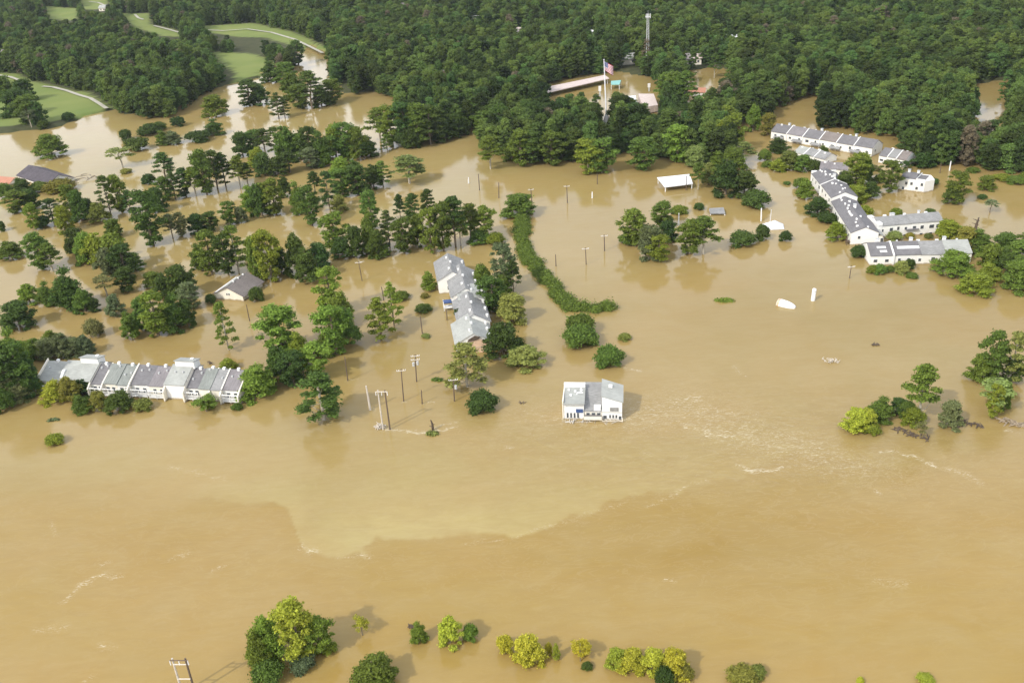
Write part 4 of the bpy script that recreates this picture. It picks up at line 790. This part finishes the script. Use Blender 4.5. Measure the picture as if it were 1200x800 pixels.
h.part('fallen_siding', MB().box(-.5, L_ * .5, -1.3, -1.1, -.2, .12), TRIM)

# --- gabled house on the left
h = House('house', 'small cream gabled house with brown roof flooded to the eaves, among trees at left', 'house', (252, 333), (252, 350), 11)
P = at(252, 350); Q = at(291, 351); ang = math.atan2(Q.y - P.y, Q.x - P.x)
h.root.rotation_euler = (0, 0, ang - math.pi / 2 - .12); Lx = 12.0
dd = Vector((math.cos(ang - math.pi / 2 - .12), math.sin(ang - math.pi / 2 - .12), 0)); h.root.location = P - dd * Lx; h.L = Lx
h.gable(0, Lx, 0, 10.8, 1.9, 2.6, CREAM, ROOF['brown'], over=.8)
h.part('eave_board', MB().box(0, Lx + .4, .9, 1.7, 2.6, 2.75), TRIM)
h.part('roof_patch', MB().prism([(2.6, 3.45), (5.3, 4.75), (5.3, 4.85), (2.6, 3.55)], 2, Lx * .92), ROOF['light'])
for yy_ in (5.0, 5.8): h.window(yy_, 1.7, .45, .7, side='r')
for vx in (2, 5, 8): h.vent(vx, 5.4, .5, .5, .4)

# --- barn roof and red roof at far left
h = House('barn', 'wide dark violet grey barn roof with white end wall standing in water, far left', 'barn', (22, 209), (56, 221), 13)
h.gable(0, h.L, 0, 13, 1.8, 3.0, WHITE, DARKROOF, over=.8)
for yy_ in (3.0, 6.0, 9.5): h.window(yy_, .5, 1.2, 1.0, side='r')
h = House('house', 'low orange red roof at the far left edge above flooded trees', 'house', (-30, 213), (12, 217), 7)
h.gable(0, h.L, 0, 7, .9, 1.6, CREAM, ROOF['red'])

# --- right estate
def simple(label, p, q, depth, hh, rise, rm, units=1, wins=6, vents=4, chim=0, wm_=WHITE, name='townhouse_row', cat='townhouses', over=.25, k=.5, step=.0, endw=True, fins=True, mats=None, vrow=(.3, .7)):
    h = House(name, label, cat, p, q, depth, G1)
    for i in range(units):
        x0, x1 = h.L * i / units + .02, h.L * (i + 1) / units - .02; d_ = step * i + (.12 if i % 2 else 0)
        h.gable(x0, x1, 0, depth, hh + d_, rise, wm_, ROOF[mats[i] if mats else rm], over=over, k=k)
    for i in range(1, units):
        if fins:
            x = h.L * i / units; h.part('fin_wall', MB().prism([(-.5, -2.5), (depth + .3, -2.5), (depth + .3, hh + .35), (depth * k, hh + rise + .45), (-.5, hh + .3)], x - .16, x + .16), TRIM)
    for i in range(wins):
        x = h.L * (i + .5) / wins + rnd.uniform(-.4, .4); h.window(x, hh - 2.2 + rnd.choice((0, 0, .2)), rnd.choice((.8, 1.1, 1.6)), rnd.choice((.9, 1.2)))
        if hh > 4: h.window(x, -.4, 1.0, 1.0)
    for i in range(vents):
        h.vent(h.L * (i + .5) / vents + rnd.uniform(-.6, .6), depth * rnd.uniform(*vrow), rnd.uniform(.5, 1.1), rnd.uniform(.4, .8), .4)
    for i in range(chim): h.chimney(h.L * (i + .35) / chim, depth * .62, .9, .9, 1.1, TRIM)
    if endw:
        h.window(depth * .3, hh - 2.0, .8, 1.0, side='r'); h.window(depth * .7, hh - 2.0, .8, 1.0, side='l')
    return h
h = simple('cream townhouse block with long grey roof, lowest of the right estate', (1019, 311), (1137, 308), 10.5, 3.3, 2.5, 'dark', units=4, wins=9, vents=5, mats=['dark', 'dark', 'grey', 'light'], chim=3, fins=False, vrow=(.55, .7))
h.part('fin_wall', MB().prism([(-.5, -2.5), (10.8, -2.5), (10.8, 3.6), (5.25, 6.3), (-.5, 3.6)], h.L * .22, h.L * .22 + .5), TRIM)
h.part('roof_patch', MB().prism([(2.2, 4.60), (3.2, 5.08), (3.2, 5.14), (2.2, 4.66)], h.L * .28, h.L * .5), TRIM)
h.part('roof_patch', MB().prism([(2.6, 4.79), (3.4, 5.17), (3.4, 5.23), (2.6, 4.85)], h.L * .08, h.L * .17), TRIM)
h.part('roof_patch', MB().prism([(1.0, 4.03), (1.8, 4.41), (1.8, 4.47), (1.0, 4.09)], h.L * .10, h.L * .17), TRIM)
h = simple('cream two storey block with plain grey roof, beside the long diagonal row', (1028, 279), (1103, 273), 8.5, 4.4, 1.6, 'grey', units=2, wins=8, vents=3, fins=False, mats=['grey', 'grey'])
h.part('parapet', MB().box(-.5, 1.2, -.2, 8.6, -2.5, 5.4), TRIM)
h.part('awning', MB().box(h.L * .42, h.L * .62, -1.0, -.05, 2.3, 2.5), ROOF['dark'])
h.chimney(h.L * .32, 6.2, 1.4, 1.0, .7, TRIM); h.chimney(h.L * .7, 4.6, .6, .6, .9, TRIM)
h = simple('long diagonal townhouse row with cream gable end facing the open water', (973, 249), (996, 287), 9.0, 4.2, 1.9, 'dark', units=2, wins=6, vents=14, chim=1, mats=['dark', 'dark'], fins=False, vrow=(.25, .6))
h.part('roof', MB().prism([(8.8, 3.7), (10.9, 3.0), (10.9, 3.2), (8.8, 3.95)], h.L * .55, h.L - .5), ROOF['light'])
h.part('side_annex', MB().box(h.L * .5, h.L - .4, 9.02, 10.6, -2.5, 2.9), CREAM)
h.part('balcony', MB().box(h.L - 1.6, h.L + .1, -1.2, -.02, 1.0, 1.2).box(h.L - 1.6, h.L - 1.4, -1.2, -1.0, -2.5, 2.6).box(h.L - .1, h.L + .1, -1.2, -1.0, -2.5, 2.6).box(h.L - 1.6, h.L + .1, -1.2, -1.1, 1.8, 1.95), WOOD)
h.window(10.4, .6, .9, 1.6, side='r', y=h.L - .4)
h = simple('upper part of the diagonal row with dark roof full of white vents', (950, 216), (973, 246), 9.5, 4.6, 2.0, 'dark', units=2, wins=6, vents=14, chim=1, mats=['dark', 'dark'], vrow=(.25, .65))
h.part('parapet', MB().box(-.4, .6, -.2, 9.6, -2.5, 5.6), TRIM)
h = simple('short dark roofed townhouse behind the diagonal row', (960, 204), (992, 206), 7.5, 2.4, 1.8, 'violet', units=1, wins=3, vents=3)
h = simple('half hidden townhouse with light grey roof among trees, ending in a cream gable', (930, 184), (966, 193), 8, 2.2, 2.0, 'grey', units=3, wins=4, vents=4, mats=['light', 'grey', 'grey'])
h = simple('topmost row of white townhouses with dark roofs at upper right', (903, 163), (1021, 184), 9.5, 3.7, 2.6, 'dark', units=6, wins=12, vents=9, chim=3, mats=['dark', 'violet', 'dark', 'brown', 'dark', 'dark'], wm_=WHITE)
for k in range(5): h.part('canopy', MB().prism([(-1.6, 1.2), (-.03, 1.9), (-.03, 2.05), (-1.6, 1.35)], h.L * (k * .19 + .04), h.L * (k * .19 + .14)), ROOF['grey'])
h = simple('white townhouse pair with stepped striped roofs right of the topmost row', (1029, 191), (1060, 197), 9.0, 3.3, 2.4, 'dark', units=3, wins=4, vents=2, mats=['dark', 'grey', 'brown'], wm_=WHITE)
# flat block with terrace
h = House('apartment_block', 'white flat roofed block with roof terrace at the right of the estate', 'apartment block', (1052, 222), (1082, 226), 9, G1)
h.part('wall', MB().box(0, h.L, 0, 9, -2.5, 4.6).add([(h.L, 0, -2.5), (h.L + 2.6, 4, -2.5), (h.L, 9, -2.5), (h.L, 0, 4.6), (h.L + 2.6, 4, 4.6), (h.L, 9, 4.6)], [(0, 1, 4, 3), (1, 2, 5, 4), (3, 4, 5)]), WHITE)
h.part('roof', MB().prism([(.6, 4.62), (8.9, 4.62), (8.9, 5.0), (4, 5.9), (.6, 4.9)], .3, h.L * .62), ROOF['dark']); h.part('roof_terrace', MB().box(h.L * .66, h.L - .3, 1.2, 7.5, 4.61, 4.75), ROOF['dark'])
h.part('parapet', MB().box(h.L * .64, h.L - .05, .05, .3, 4.61, 5.2).box(h.L * .64, h.L * .66, .05, 8.9, 4.61, 5.2), TRIM)
for x, z in ((.3, 2.4), (.5, 2.5), (.72, .9), (.9, 2.6), (.2, .3)): h.window(h.L * x, z, .9, 1.1)
h.g = (0, 9, 4.7, .1, 4.5); h.chimney(h.L * .2, 6.5, .9, .9, 1.6, TRIM); h.chimney(h.L * .55, 7, .9, .9, 1.4, TRIM)

# --- canopies and odd roofs
def slab(name, label, cat, pts, z0, z1, th, m_, posts=True, pm=None):
    """roof plate from picture corners (front left, front right, back right, back left); z0 front, z1 back"""
    P = [at(x, y, z) for (x, y), z in zip(pts, (z0, z0, z1, z1))]; org = sum(P, Vector()) / 4; org.z = 0
    r_ = empty(name, label, cat, org); v = [p - org for p in P]
    obj('roof', MB().add(v + [p - Vector((0, 0, th)) for p in v], [(0, 1, 2, 3), (7, 6, 5, 4), (0, 4, 5, 1), (1, 5, 6, 2), (2, 6, 7, 3), (3, 7, 4, 0)]), m_, r_)
    if posts:
        for p in v:
            q = p * .94; obj('post', MB().box(q.x - .15, q.x + .15, q.y - .15, q.y + .15, -2, p.z - th - .01), pm or STEEL, r_)
    return r_
slab('canopy', 'broad flat white canopy roof in the water below the near wood', 'canopy', [(779, 219), (812, 215), (808, 204), (770, 208)], 2.2, 2.6, .35, ROOF['white'])
slab('canopy', 'small grey shed roof just above the water right of the round bush', 'canopy', [(832, 250), (850, 250), (848, 243), (831, 244)], .8, 1.2, .3, ROOF['grey'])
slab('shelter', 'long thin white striped shelter roof beyond the flagpole', 'shelter', [(640, 109), (714, 92), (709, 88), (636, 103)], 3.0, 3.4, .4, ROOF['pink'])
slab('gazebo', 'small teal roofed shelter right of the flagpole', 'shelter', [(716, 99), (726, 99), (728, 94), (716, 95)], 3.0, 3.6, .4, ROOF['teal'])
slab('flat_roofed_building', 'pale flat roofed building showing above treetops right of the flagpole', 'building', [(754, 126), (771, 123), (766, 110), (748, 110)], 4.0, 4.2, 3.5, ROOF['pink'], posts=False)
slab('flat_roofed_building', 'low white roof glimpsed between treetops below the flagpole flag', 'building', [(734, 122), (746, 121), (745, 112), (734, 113)], 4.0, 4.2, 3.5, ROOF['white'], posts=False)
h = House('house', 'red and white roofed building behind the treetops right of centre', 'house', (806, 113), (826, 113), 9); h.gable(0, h.L, 0, 9, 2.2, 1.6, WHITE, ROOF['red']); h.part('porch_roof', MB().box(-6, -.4, 0, 8, 2.5, 2.8), ROOF['white'])
# tent
P = at(906, 268); r_ = empty('tent', 'sunken white peaked tent with pole between two round bushes', 'tent', P)
v = [(-3.6, -1.2, .2), (3.6, -1.4, .2), (4.4, 2.6, .6), (-3.4, 3.0, .8), (0.6, .8, 2.9)]
obj('canopy_sheet', MB().add(v + [(a_, b_, c_ - .15) for a_, b_, c_ in v], [(0, 1, 4), (1, 2, 4), (2, 3, 4), (3, 0, 4), (1, 0, 5, 6), (2, 1, 6, 7), (3, 2, 7, 8), (0, 3, 8, 5), (6, 5, 9), (7, 6, 9), (8, 7, 9), (5, 8, 9)]), ROOF['white'], r_)
obj('pole', MB().tube([(-1.2, .6, -2), (-1.0, .6, 7.0)], .1), STEEL, r_)
# houses glimpsed in the wood
LB = ['pale house roof glimpsed at the far golf course', 'long grey and white roof peeking out of the wood left of the flagpole', 'white roof glimpsed in the wood left of the radio tower', 'small white and grey house deep in the wood at top centre', 'cream house front at the edge of the upper right wood', 'brown roof glimpsed at the top edge left of centre', 'pale clearing house left of the radio tower', 'row of pale roofs behind the flag', 'pale house glimpsed above the left golf shore', 'small white roof above the golf inlet', 'small pale roof right of the radio tower', 'pale roof below the radio tower on the right']
for (x, y), lb, rm, L_ in zip(PEEK, LB, ['light', 'grey', 'white', 'light', 'brown', 'brown', 'pink', 'light', 'pink', 'light', 'white', 'pink'], [12, 22, 14, 14, 12, 16, 14, 24, 14, 10, 10, 10]):
    P = at(x, y + 5, 3); r_ = empty('house', lb, 'house', (P.x, P.y, .6), rnd.uniform(-.3, .3))
    obj('wall', MB().box(-L_ / 2, L_ / 2, -4.5, 4.5, 0, 4.4), CREAM, r_)
    obj('roof', MB().prism([(-5.2, 4.42), (5.2, 4.42), (0, 7.2)], -L_ / 2 - .6, L_ / 2 + .6), ROOF[rm], r_)
    for k in range(3): obj('window', MB().box(-L_ * .3 + k * L_ * .3 - .6, -L_ * .3 + k * L_ * .3 + .6, -4.56, -4.48, 1.8, 3.3), GLASS, r_)

# ------------------------------------------------------------------ flagpole, tower
P = at(711, 146); Hp = hgt(711, 146, 71)
r_ = empty('flagpole', 'very tall white flagpole flying a large flag above the wood', 'flagpole', P)
tp = at(706.5, 71) ; lean = -1.2
obj('pole', MB().tube([(0, 0, -1), (lean * .5, 0, Hp * .5), (lean, 0, Hp)], [.40, .34, .22], 10), STEEL, r_)
obj('finial', MB().tube([(lean, 0, Hp), (lean, 0, Hp + .4), (lean, 0, Hp + .8)], [.3, .45, .1], 8), METAL, r_)
obj('base', MB().tube([(0, 0, -1), (0, 0, 1.5), (0, 0, 6)], [2.2, 1.9, .6], 10), STEEL, r_)
fmx, n, l, o = nodemat('flag_cloth'); b = n.new('ShaderNodeBsdfPrincipled'); b.inputs['Roughness'].default_value = .8
uv = n.new('ShaderNodeAttribute'); uv.attribute_name = 'fuv'; sp = n.new('ShaderNodeSeparateXYZ'); l.new(uv.outputs['Vector'], sp.inputs[0])
def M(op, a_, b_):
    q = n.new('ShaderNodeMath'); q.operation = op
    for i, c_ in ((0, a_), (1, b_)):
        if hasattr(c_, 'links'): l.new(c_, q.inputs[i])
        else: q.inputs[i].default_value = c_
    return q.outputs[0]
stripe = M('LESS_THAN', M('MODULO', M('MULTIPLY', sp.outputs[1], 13), 2), 1)
canton = M('MULTIPLY', M('LESS_THAN', sp.outputs[0], .4), M('GREATER_THAN', sp.outputs[1], 6 / 13))
star = M('MULTIPLY', M('LESS_THAN', M('FRACT', M('MULTIPLY', sp.outputs[0], 15), 0), .45), M('LESS_THAN', M('FRACT', M('MULTIPLY', sp.outputs[1], 16.7), 0), .45))
q1 = n.new('ShaderNodeMixRGB'); q1.inputs[1].default_value = (.75, .73, .74, 1); q1.inputs[2].default_value = (.50, .05, .07, 1); l.new(stripe, q1.inputs[0])
q3 = n.new('ShaderNodeMixRGB'); q3.inputs[1].default_value = (.04, .06, .22, 1); q3.inputs[2].default_value = (.75, .75, .78, 1); l.new(star, q3.inputs[0])
q2 = n.new('ShaderNodeMixRGB'); l.new(canton, q2.inputs[0]); l.new(q1.outputs[0], q2.inputs[1]); l.new(q3.outputs[0], q2.inputs[2]); l.new(q2.outputs[0], b.inputs[0]); l.new(b.outputs[0], o.inputs[0])
nu, nv = 24, 14; V = []; UVs = []
for j in range(nv + 1):
    for i in range(nu + 1):
        uu, vv = i / nu, j / nv
        V.append((uu * 4.5, math.sin(uu * 7) * .5 * uu + uu * .8, -4.6 + vv * 4.4 - uu * 2.6 - .5 * uu * (1 - vv))); UVs.append((uu, vv, 0))
ff = np.array([[j * (nu + 1) + i, j * (nu + 1) + i + 1, (j + 1) * (nu + 1) + i + 1, (j + 1) * (nu + 1) + i] for j in range(nv) for i in range(nu)])
fme = npmesh('flag', np.array(V), ff, fmx, True); a = fme.attributes.new('fuv', 'FLOAT_VECTOR', 'POINT'); a.data.foreach_set('vector', np.array(UVs, np.float32).ravel())
fo_ = obj('flag', fme, None, r_, loc=(lean + .3, 0, Hp - .3)); sm = fo_.modifiers.new('thick', 'SOLIDIFY'); sm.thickness = .04

P = at(758.5, 84); Ht = hgt(758.5, 84, 17); r_ = empty('radio_tower', 'slim grey lattice radio tower rising from the wood at top right of centre', 'tower', P)
mb = MB(); wt = lambda z: .95 - .45 * z / Ht
for sx, sy in ((-1, -1), (1, -1), (1, 1), (-1, 1)): mb.tube([(sx * wt(0), sy * wt(0), -1), (sx * wt(Ht), sy * wt(Ht), Ht)], .13, 5)
obj('legs', mb, METAL, r_); mb = MB(); z = 0
while z < Ht - 1.6:
    a_, b_ = wt(z), wt(z + 1.6)
    for s_ in (-1, 1):
        mb.tube([(-a_, s_ * a_, z), (b_, s_ * b_, z + 1.6)], .07, 4); mb.tube([(s_ * a_, -a_, z), (s_ * b_, b_, z + 1.6)], .07, 4)
    z += 1.6
obj('lattice', mb, METAL, r_)
obj('antenna_platform', MB().box(-1.5, 1.5, -1.5, 1.5, Ht - 1.6, Ht - 1.3), METAL, r_)
for k in range(4): obj('antenna', MB().box(-1.6 + k * .9, -1.3 + k * .9, -1.7, -1.5, Ht - 2.2, Ht + .6), STEEL, r_)
obj('lightning_rod', MB().tube([(0, 0, Ht), (0, 0, Ht + 2.2)], .07), METAL, r_)
for (x, yb_, yt_, lb) in ((703, 113, 101, 'squat white sign pylon left of the teal roofed shelter'), (760.5, 107, 98, 'white sign pylon right of the teal roofed shelter')):
    P = at(x, yb_); H_ = hgt(x, yb_, yt_); r_ = empty('sign_pylon', lb, 'sign', P)
    obj('pylon', MB().box(-.35, .35, -.3, .3, -1, H_ * .5), METAL, r_); obj('sign_board', MB().box(-.75, .75, -.25, .25, H_ * .5, H_), STEEL, r_)

# ------------------------------------------------------------------ poles
def pole(label, xt, yt, xb, yb_, arms=0, tr=0, m_=WOOD, r=.16, arm=1.5, name='utility_pole', armrot=0.1, group='poles standing in the flood'):
    P = at(xb, yb_); r_ = empty(name, label, 'pole', P, 0, group)
    # lean: find the top so that it falls on (xt, yt)
    H_ = hgt(xb, yb_, yt); dx = 0
    for _ in range(6):
        q = px(P + Vector((dx, 0, H_))); dx += (xt - q[0]) / scale_at(P); H_ += (q[1] - yt) / scale_at(P)
    dx = max(-.45 * H_, min(.45 * H_, dx))
    obj('shaft', MB().tube([(-dx * .1, 0, -2), (dx * .5, 0, H_ * .5), (dx, 0, H_)], [r * 1.25, r, r * .8], 8), m_, r_)
    e = Euler((0, 0, armrot))
    for k in range(arms):
        z = H_ - .5 - k * 1.1; xo = dx * z / H_; v1 = Vector((-arm, 0, 0)); v1.rotate(e)
        A = Vector((xo, -.18, z)); ar = obj('crossarm', MB().tube([A + v1, A - v1], .11, 4), PALEWOOD, r_)
        for s_ in (-1, -.55, .55, 1):
            q = A + v1 * s_ * .95; obj('insulator', MB().tube([q, q + Vector((0, 0, .22)), q + Vector((0, 0, .38))], [.05, .1, .05], 6), STEEL, ar)
    for k in range(tr):
        z = H_ - 2.6 - .3 * k; s_ = -1 if k else 1
        tf = obj('transformer', MB().tube([(dx * z / H_ + s_ * .55, -.1, z - .5), (dx * z / H_ + s_ * .55, -.1, z + .5)], .33, 10), METAL, r_)
    return r_
PL = [('transformer pole with stacked white insulators, tallest of the leaning poles', 486.5, 415, 488, 447, 2, 2), ('pole with single crossarm just left of the transformer pole', 470, 432, 473, 470, 1, 0), ('short bare stub pole trailing foam', 493.8, 457, 494.6, 473, 0, 0),
      ('bare pole at the near side of the leaning bright trees', 352.5, 421, 357.5, 447, 0, 0), ('bare thin pole just right of the bright leafy trees', 404, 418, 407.5, 446, 0, 0), ('transformer pole left of the pale pine near the torn townhouse end', 531, 443, 532.5, 470, 1, 1),
      ('pole with crossarm below the long grove', 420, 306, 424.5, 329, 1, 0), ('short pole behind the pale pines', 447, 336, 450, 352, 0, 0), ('bare pole left of the middle townhouse row', 492.5, 370, 495, 391, 0, 0), ('stub pole at the blue tarp of the middle row', 523, 362, 524, 375, 0, 0),
      ('pole left in the channel above the grove', 560.5, 204, 562, 223, 0, 0), ('pole right in the channel above the grove', 584.5, 214, 584.5, 232, 0, 0), ('pale lamp pole behind the tree at the hedge top', 622, 221, 623.5, 239, 1, 0), ('T shaped pole in the lagoon below the bright front trees', 664, 217, 665, 238, 1, 0),
      ('leftmost of three poles in the lagoon', 651, 298, 651.6, 312, 0, 0), ('middle of three poles in the lagoon', 686, 290, 687, 310, 1, 0), ('rightmost of three poles in the lagoon', 708, 275, 708.5, 294, 1, 0), ('thin pole beside the white canopy roof', 804.5, 206, 804, 223, 0, 0),
      ('dark pole above the lagoon under the bright tree', 700, 204, 700, 216, 0, 0), ('leaning pole in open water left of the shrubs of the lowest block', 997.8, 311, 995.4, 326, 1, 0), ('bare pole right of the gabled house', 288.7, 357, 292.5, 376, 0, 0), ('dark pole among white posts at upper right', 1103, 191, 1101.5, 203, 0, 0)]
for lb, xt, yt, xb, yb_, ar, tr in PL: pole(lb, xt, yt, xb, yb_, ar, tr, r=.14 if yb_ > 300 else .17, arm=1.15)
for lb, xt, yt, xb, yb_ in (('white leaning broken pole left of the H shaped power frame', 429, 452, 434, 480), ('white post in the upper right water', 1114.5, 189, 1112.5, 200), ('short white post in the lagoon channel', 694, 225, 694, 232), ('white post between the lagoon trees', 795.5, 250, 795, 264), ('small white post above the long grove', 549, 208, 549, 215), ('white post left of the tent', 892.3, 244, 892, 259)):
    pole(lb, xt, yt, xb, yb_, 0, 0, m_=STEEL if yb_ < 400 else PALEWOOD, r=.25, name='white_post', group='white posts standing in the flood')
def hframe(label, a_, b_, c_, d_, bars, ext):
    P = at(*b_); r_ = empty('power_frame', label, 'power pole', P, 0); P2 = at(*d_) - P; H1 = hgt(b_[0], b_[1], a_[1]); H2 = H1
    obj('pole', MB().tube([(0, 0, -2), (0, 0, H1)], [.22, .16], 8), PALEWOOD, r_); obj('pole', MB().tube([(P2.x, P2.y, -2), (P2.x, P2.y, H2)], [.22, .16], 8), WOOD, r_)
    dv = Vector((P2.x, P2.y, 0))
    for z, m_ in bars:
        obj('crossarm', MB().tube([Vector((0, -.22, H1 * z)) - dv * ext * (1 if z > .9 else 0), Vector((0, -.22, H1 * z)) + dv * (1 + (ext if z > .9 else 0))], .13, 4), m_, r_)
    for k in (-ext, .5, 1 + ext): obj('insulator', MB().tube([dv * k + Vector((0, -.22, H1 * .97 - 1.0)), dv * k + Vector((0, -.22, H1 * .97))], .09, 6), STEEL, r_)
    return r_
hframe('H shaped double power pole with flat crossbar above the foam line', (448.5, 457), (449, 503), (459, 457), (457, 503), [(.97, PALEWOOD)], .32)
hframe('dark double power pole with two braces at the bottom left edge', (206, 771), (214, 812), (221, 772), (229, 812), [(.97, WOOD), (.86, PALEWOOD), (.45, PALEWOOD)], .18)
P = at(507, 504); r_ = empty('broken_post', 'broken splintered post sticking out of the foam line', 'post', P)
obj('post_shaft', MB().tube([(0, 0, -1), (.1, 0, 1.6), (-.2, 0, 3.0)], [.35, .3, .12], 6), DEBRIS, r_)
for k in range(5): obj('snagged_branch', MB().tube([(0, 0, .6 + k * .4), (rnd.uniform(-.9, .9), rnd.uniform(-.5, .5), .9 + k * .45)], [.16, .05], 5), DEBRIS, r_)

# ------------------------------------------------------------------ tank, white cylinder, debris
def lathe(prof, n_=14):
    mb = MB(); V_ = [(x, r * math.cos(2 * math.pi * k / n_), r * math.sin(2 * math.pi * k / n_)) for x, r in prof for k in range(n_)]
    fs = [(i * n_ + k, i * n_ + (k + 1) % n_, (i + 1) * n_ + (k + 1) % n_, (i + 1) * n_ + k) for i in range(len(prof) - 1) for k in range(n_)]
    return mb.add(V_, fs + [tuple(range(n_))[::-1], tuple(range((len(prof) - 1) * n_, len(prof) * n_))])
P0 = at(911, 356); P1_ = at(932, 361); Lt = (P1_ - P0).length; r_ = empty('floating_tank', 'white floating tank tilted in open water with rusty orange end', 'tank', (P0.x, P0.y, .35), math.atan2(P1_.y - P0.y, P1_.x - P0.x))
o_ = obj('shell', lathe([(0, .9), (.15, 1.35), (.6, 1.5), (Lt * .55, 1.45), (Lt * .8, 1.15), (Lt * .97, .75), (Lt, .4)]), STEEL, r_)
o_ = obj('rusty_end', lathe([(.25, 1.42), (.35, 1.50), (.9, 1.53), (1.0, 1.4)]), ORANGE, r_, label if False else None)
o_['label'] = 'orange rusty band of the tank'
r_.rotation_euler = (0, R(4), r_.rotation_euler[2])
P = at(952.5, 352); Hc = hgt(952.5, 352, 338); r_ = empty('standing_cylinder', 'upright white cylinder standing in open water right of the floating tank', 'cylinder', P)
mb = MB().tube([(0, 0, -1), (.15, 0, Hc - .4), (.18, 0, Hc - .1), (.18, 0, Hc)], [.62, .62, .5, .2], 14); obj('shell', mb, STEEL, r_); obj('lid_ring', MB().tube([(.13, 0, Hc - .9), (.13, 0, Hc - .75)], .66, 14), METAL, r_)

def debris(name, label, cat, pts, spread, count, m_, r=.1, h_=.5):
    P = [at(x, y) for x, y in pts]; org = P[0]; mb = MB()
    for k in range(count):
        i = rnd.randrange(max(1, len(P) - 1)); c = P[i].lerp(P[min(i + 1, len(P) - 1)], rnd.random()) - org
        a_ = rnd.uniform(0, 3.14); Lk = rnd.uniform(.5, 1.6) * spread; z = rnd.uniform(-.1, h_)
        c += Vector((rnd.uniform(-.5, .5) * spread, rnd.uniform(-.5, .5) * spread, 0)); e = Vector((math.cos(a_) * Lk / 2, math.sin(a_) * Lk / 2, rnd.uniform(-.3, .5)))
        mid_ = c + Vector((0, 0, z + .15)); mb.tube([c - e + Vector((0, 0, z)), mid_, c + e + Vector((0, 0, z))], [r * rnd.uniform(.5, 1), r, r * .3], 5)
    return tag(obj(name, mb, m_, loc=org), label, cat)
debris('driftwood', 'tangle of bare grey branches floating in open water right of centre', 'driftwood', [(967, 424), (981, 424)], 1.6, 22, PALEWOOD, .09, .9)
debris('driftwood', 'brown mat of wreckage below the flooded riverside trees', 'driftwood', [(1048, 501), (1060, 506), (1076, 512), (1086, 514)], 1.6, 38, DEBRIS, .15, .25)
debris('driftwood', 'pale brown fallen logs at the right edge', 'driftwood', [(1168, 491), (1182, 495), (1200, 499)], 2.0, 30, mat('pale_log', (.30, .24, .17), .8, .4, 1.5), .17, .5)
debris('driftwood', 'thin dark branch mat right of the grey riverside tree', 'driftwood', [(1118, 498), (1135, 495), (1150, 500)], 1.8, 30, DEBRIS, .14, .3)
debris('driftwood', 'dark log floating below the leaning pole on the right', 'driftwood', [(1022, 404), (1032, 404)], 1.2, 12, DEBRIS, .14, .2)
debris('driftwood', 'dark twigs left of the small treetops at the bottom', 'driftwood', [(480, 734), (484, 735)], .8, 12, DEBRIS, .12, .4)
debris('driftwood', 'twig pile at the foot of the H shaped power frame', 'driftwood', [(441, 501), (449, 501)], 1.2, 30, PALEWOOD, .12, .9)
debris('driftwood', 'long broken power lines and poles right of the dark barn roof', 'driftwood', [(84, 212), (98, 210), (112, 210)], 4.5, 12, WOOD, .14, 2.0)
debris('driftwood', 'small dark flotsam left of the house in midstream', 'driftwood', [(606, 472), (614, 472)], .8, 9, DEBRIS, .1, .15)
debris('driftwood', 'bare twigs beside the clump of bright lower left trees', 'driftwood', [(244, 426), (250, 426)], .9, 14, DEBRIS, .1, .6)
debris('driftwood', 'broken white boards drifting under the house in midstream', 'driftwood', [(662, 494), (690, 494), (728, 494)], 1.6, 26, TRIM, .1, .12)
P = at(1142, 272); r_ = empty('dead_tree', 'dark dead tree trunk rising above the bank right of the two storey block', 'dead tree', P)
Hd = hgt(1142, 272, 255); obj('trunk', MB().tube([(0, 0, -1), (.2, 0, Hd * .5), (.6, 0, Hd)], [.5, .45, .2], 7), DEBRIS, r_)
for k in range(4): obj('branch', MB().tube([(.2, 0, Hd * (.4 + .13 * k)), ((-1) ** k * 1.3, .3, Hd * (.5 + .14 * k))], [.2, .05], 5), DEBRIS, r_)

# ------------------------------------------------------------------ thin summer haze
hm, n, l, o = nodemat('haze'); pv = n.new('ShaderNodeVolumePrincipled'); pv.inputs['Color'].default_value = (.80, .88, 1, 1); pv.inputs['Density'].default_value = .00004
l.new(pv.outputs[0], o.inputs['Volume'])
tag(obj('haze', MB().box(-9100, 9100, -400, 12100, -3.2, 128), hm), kind='stuff')
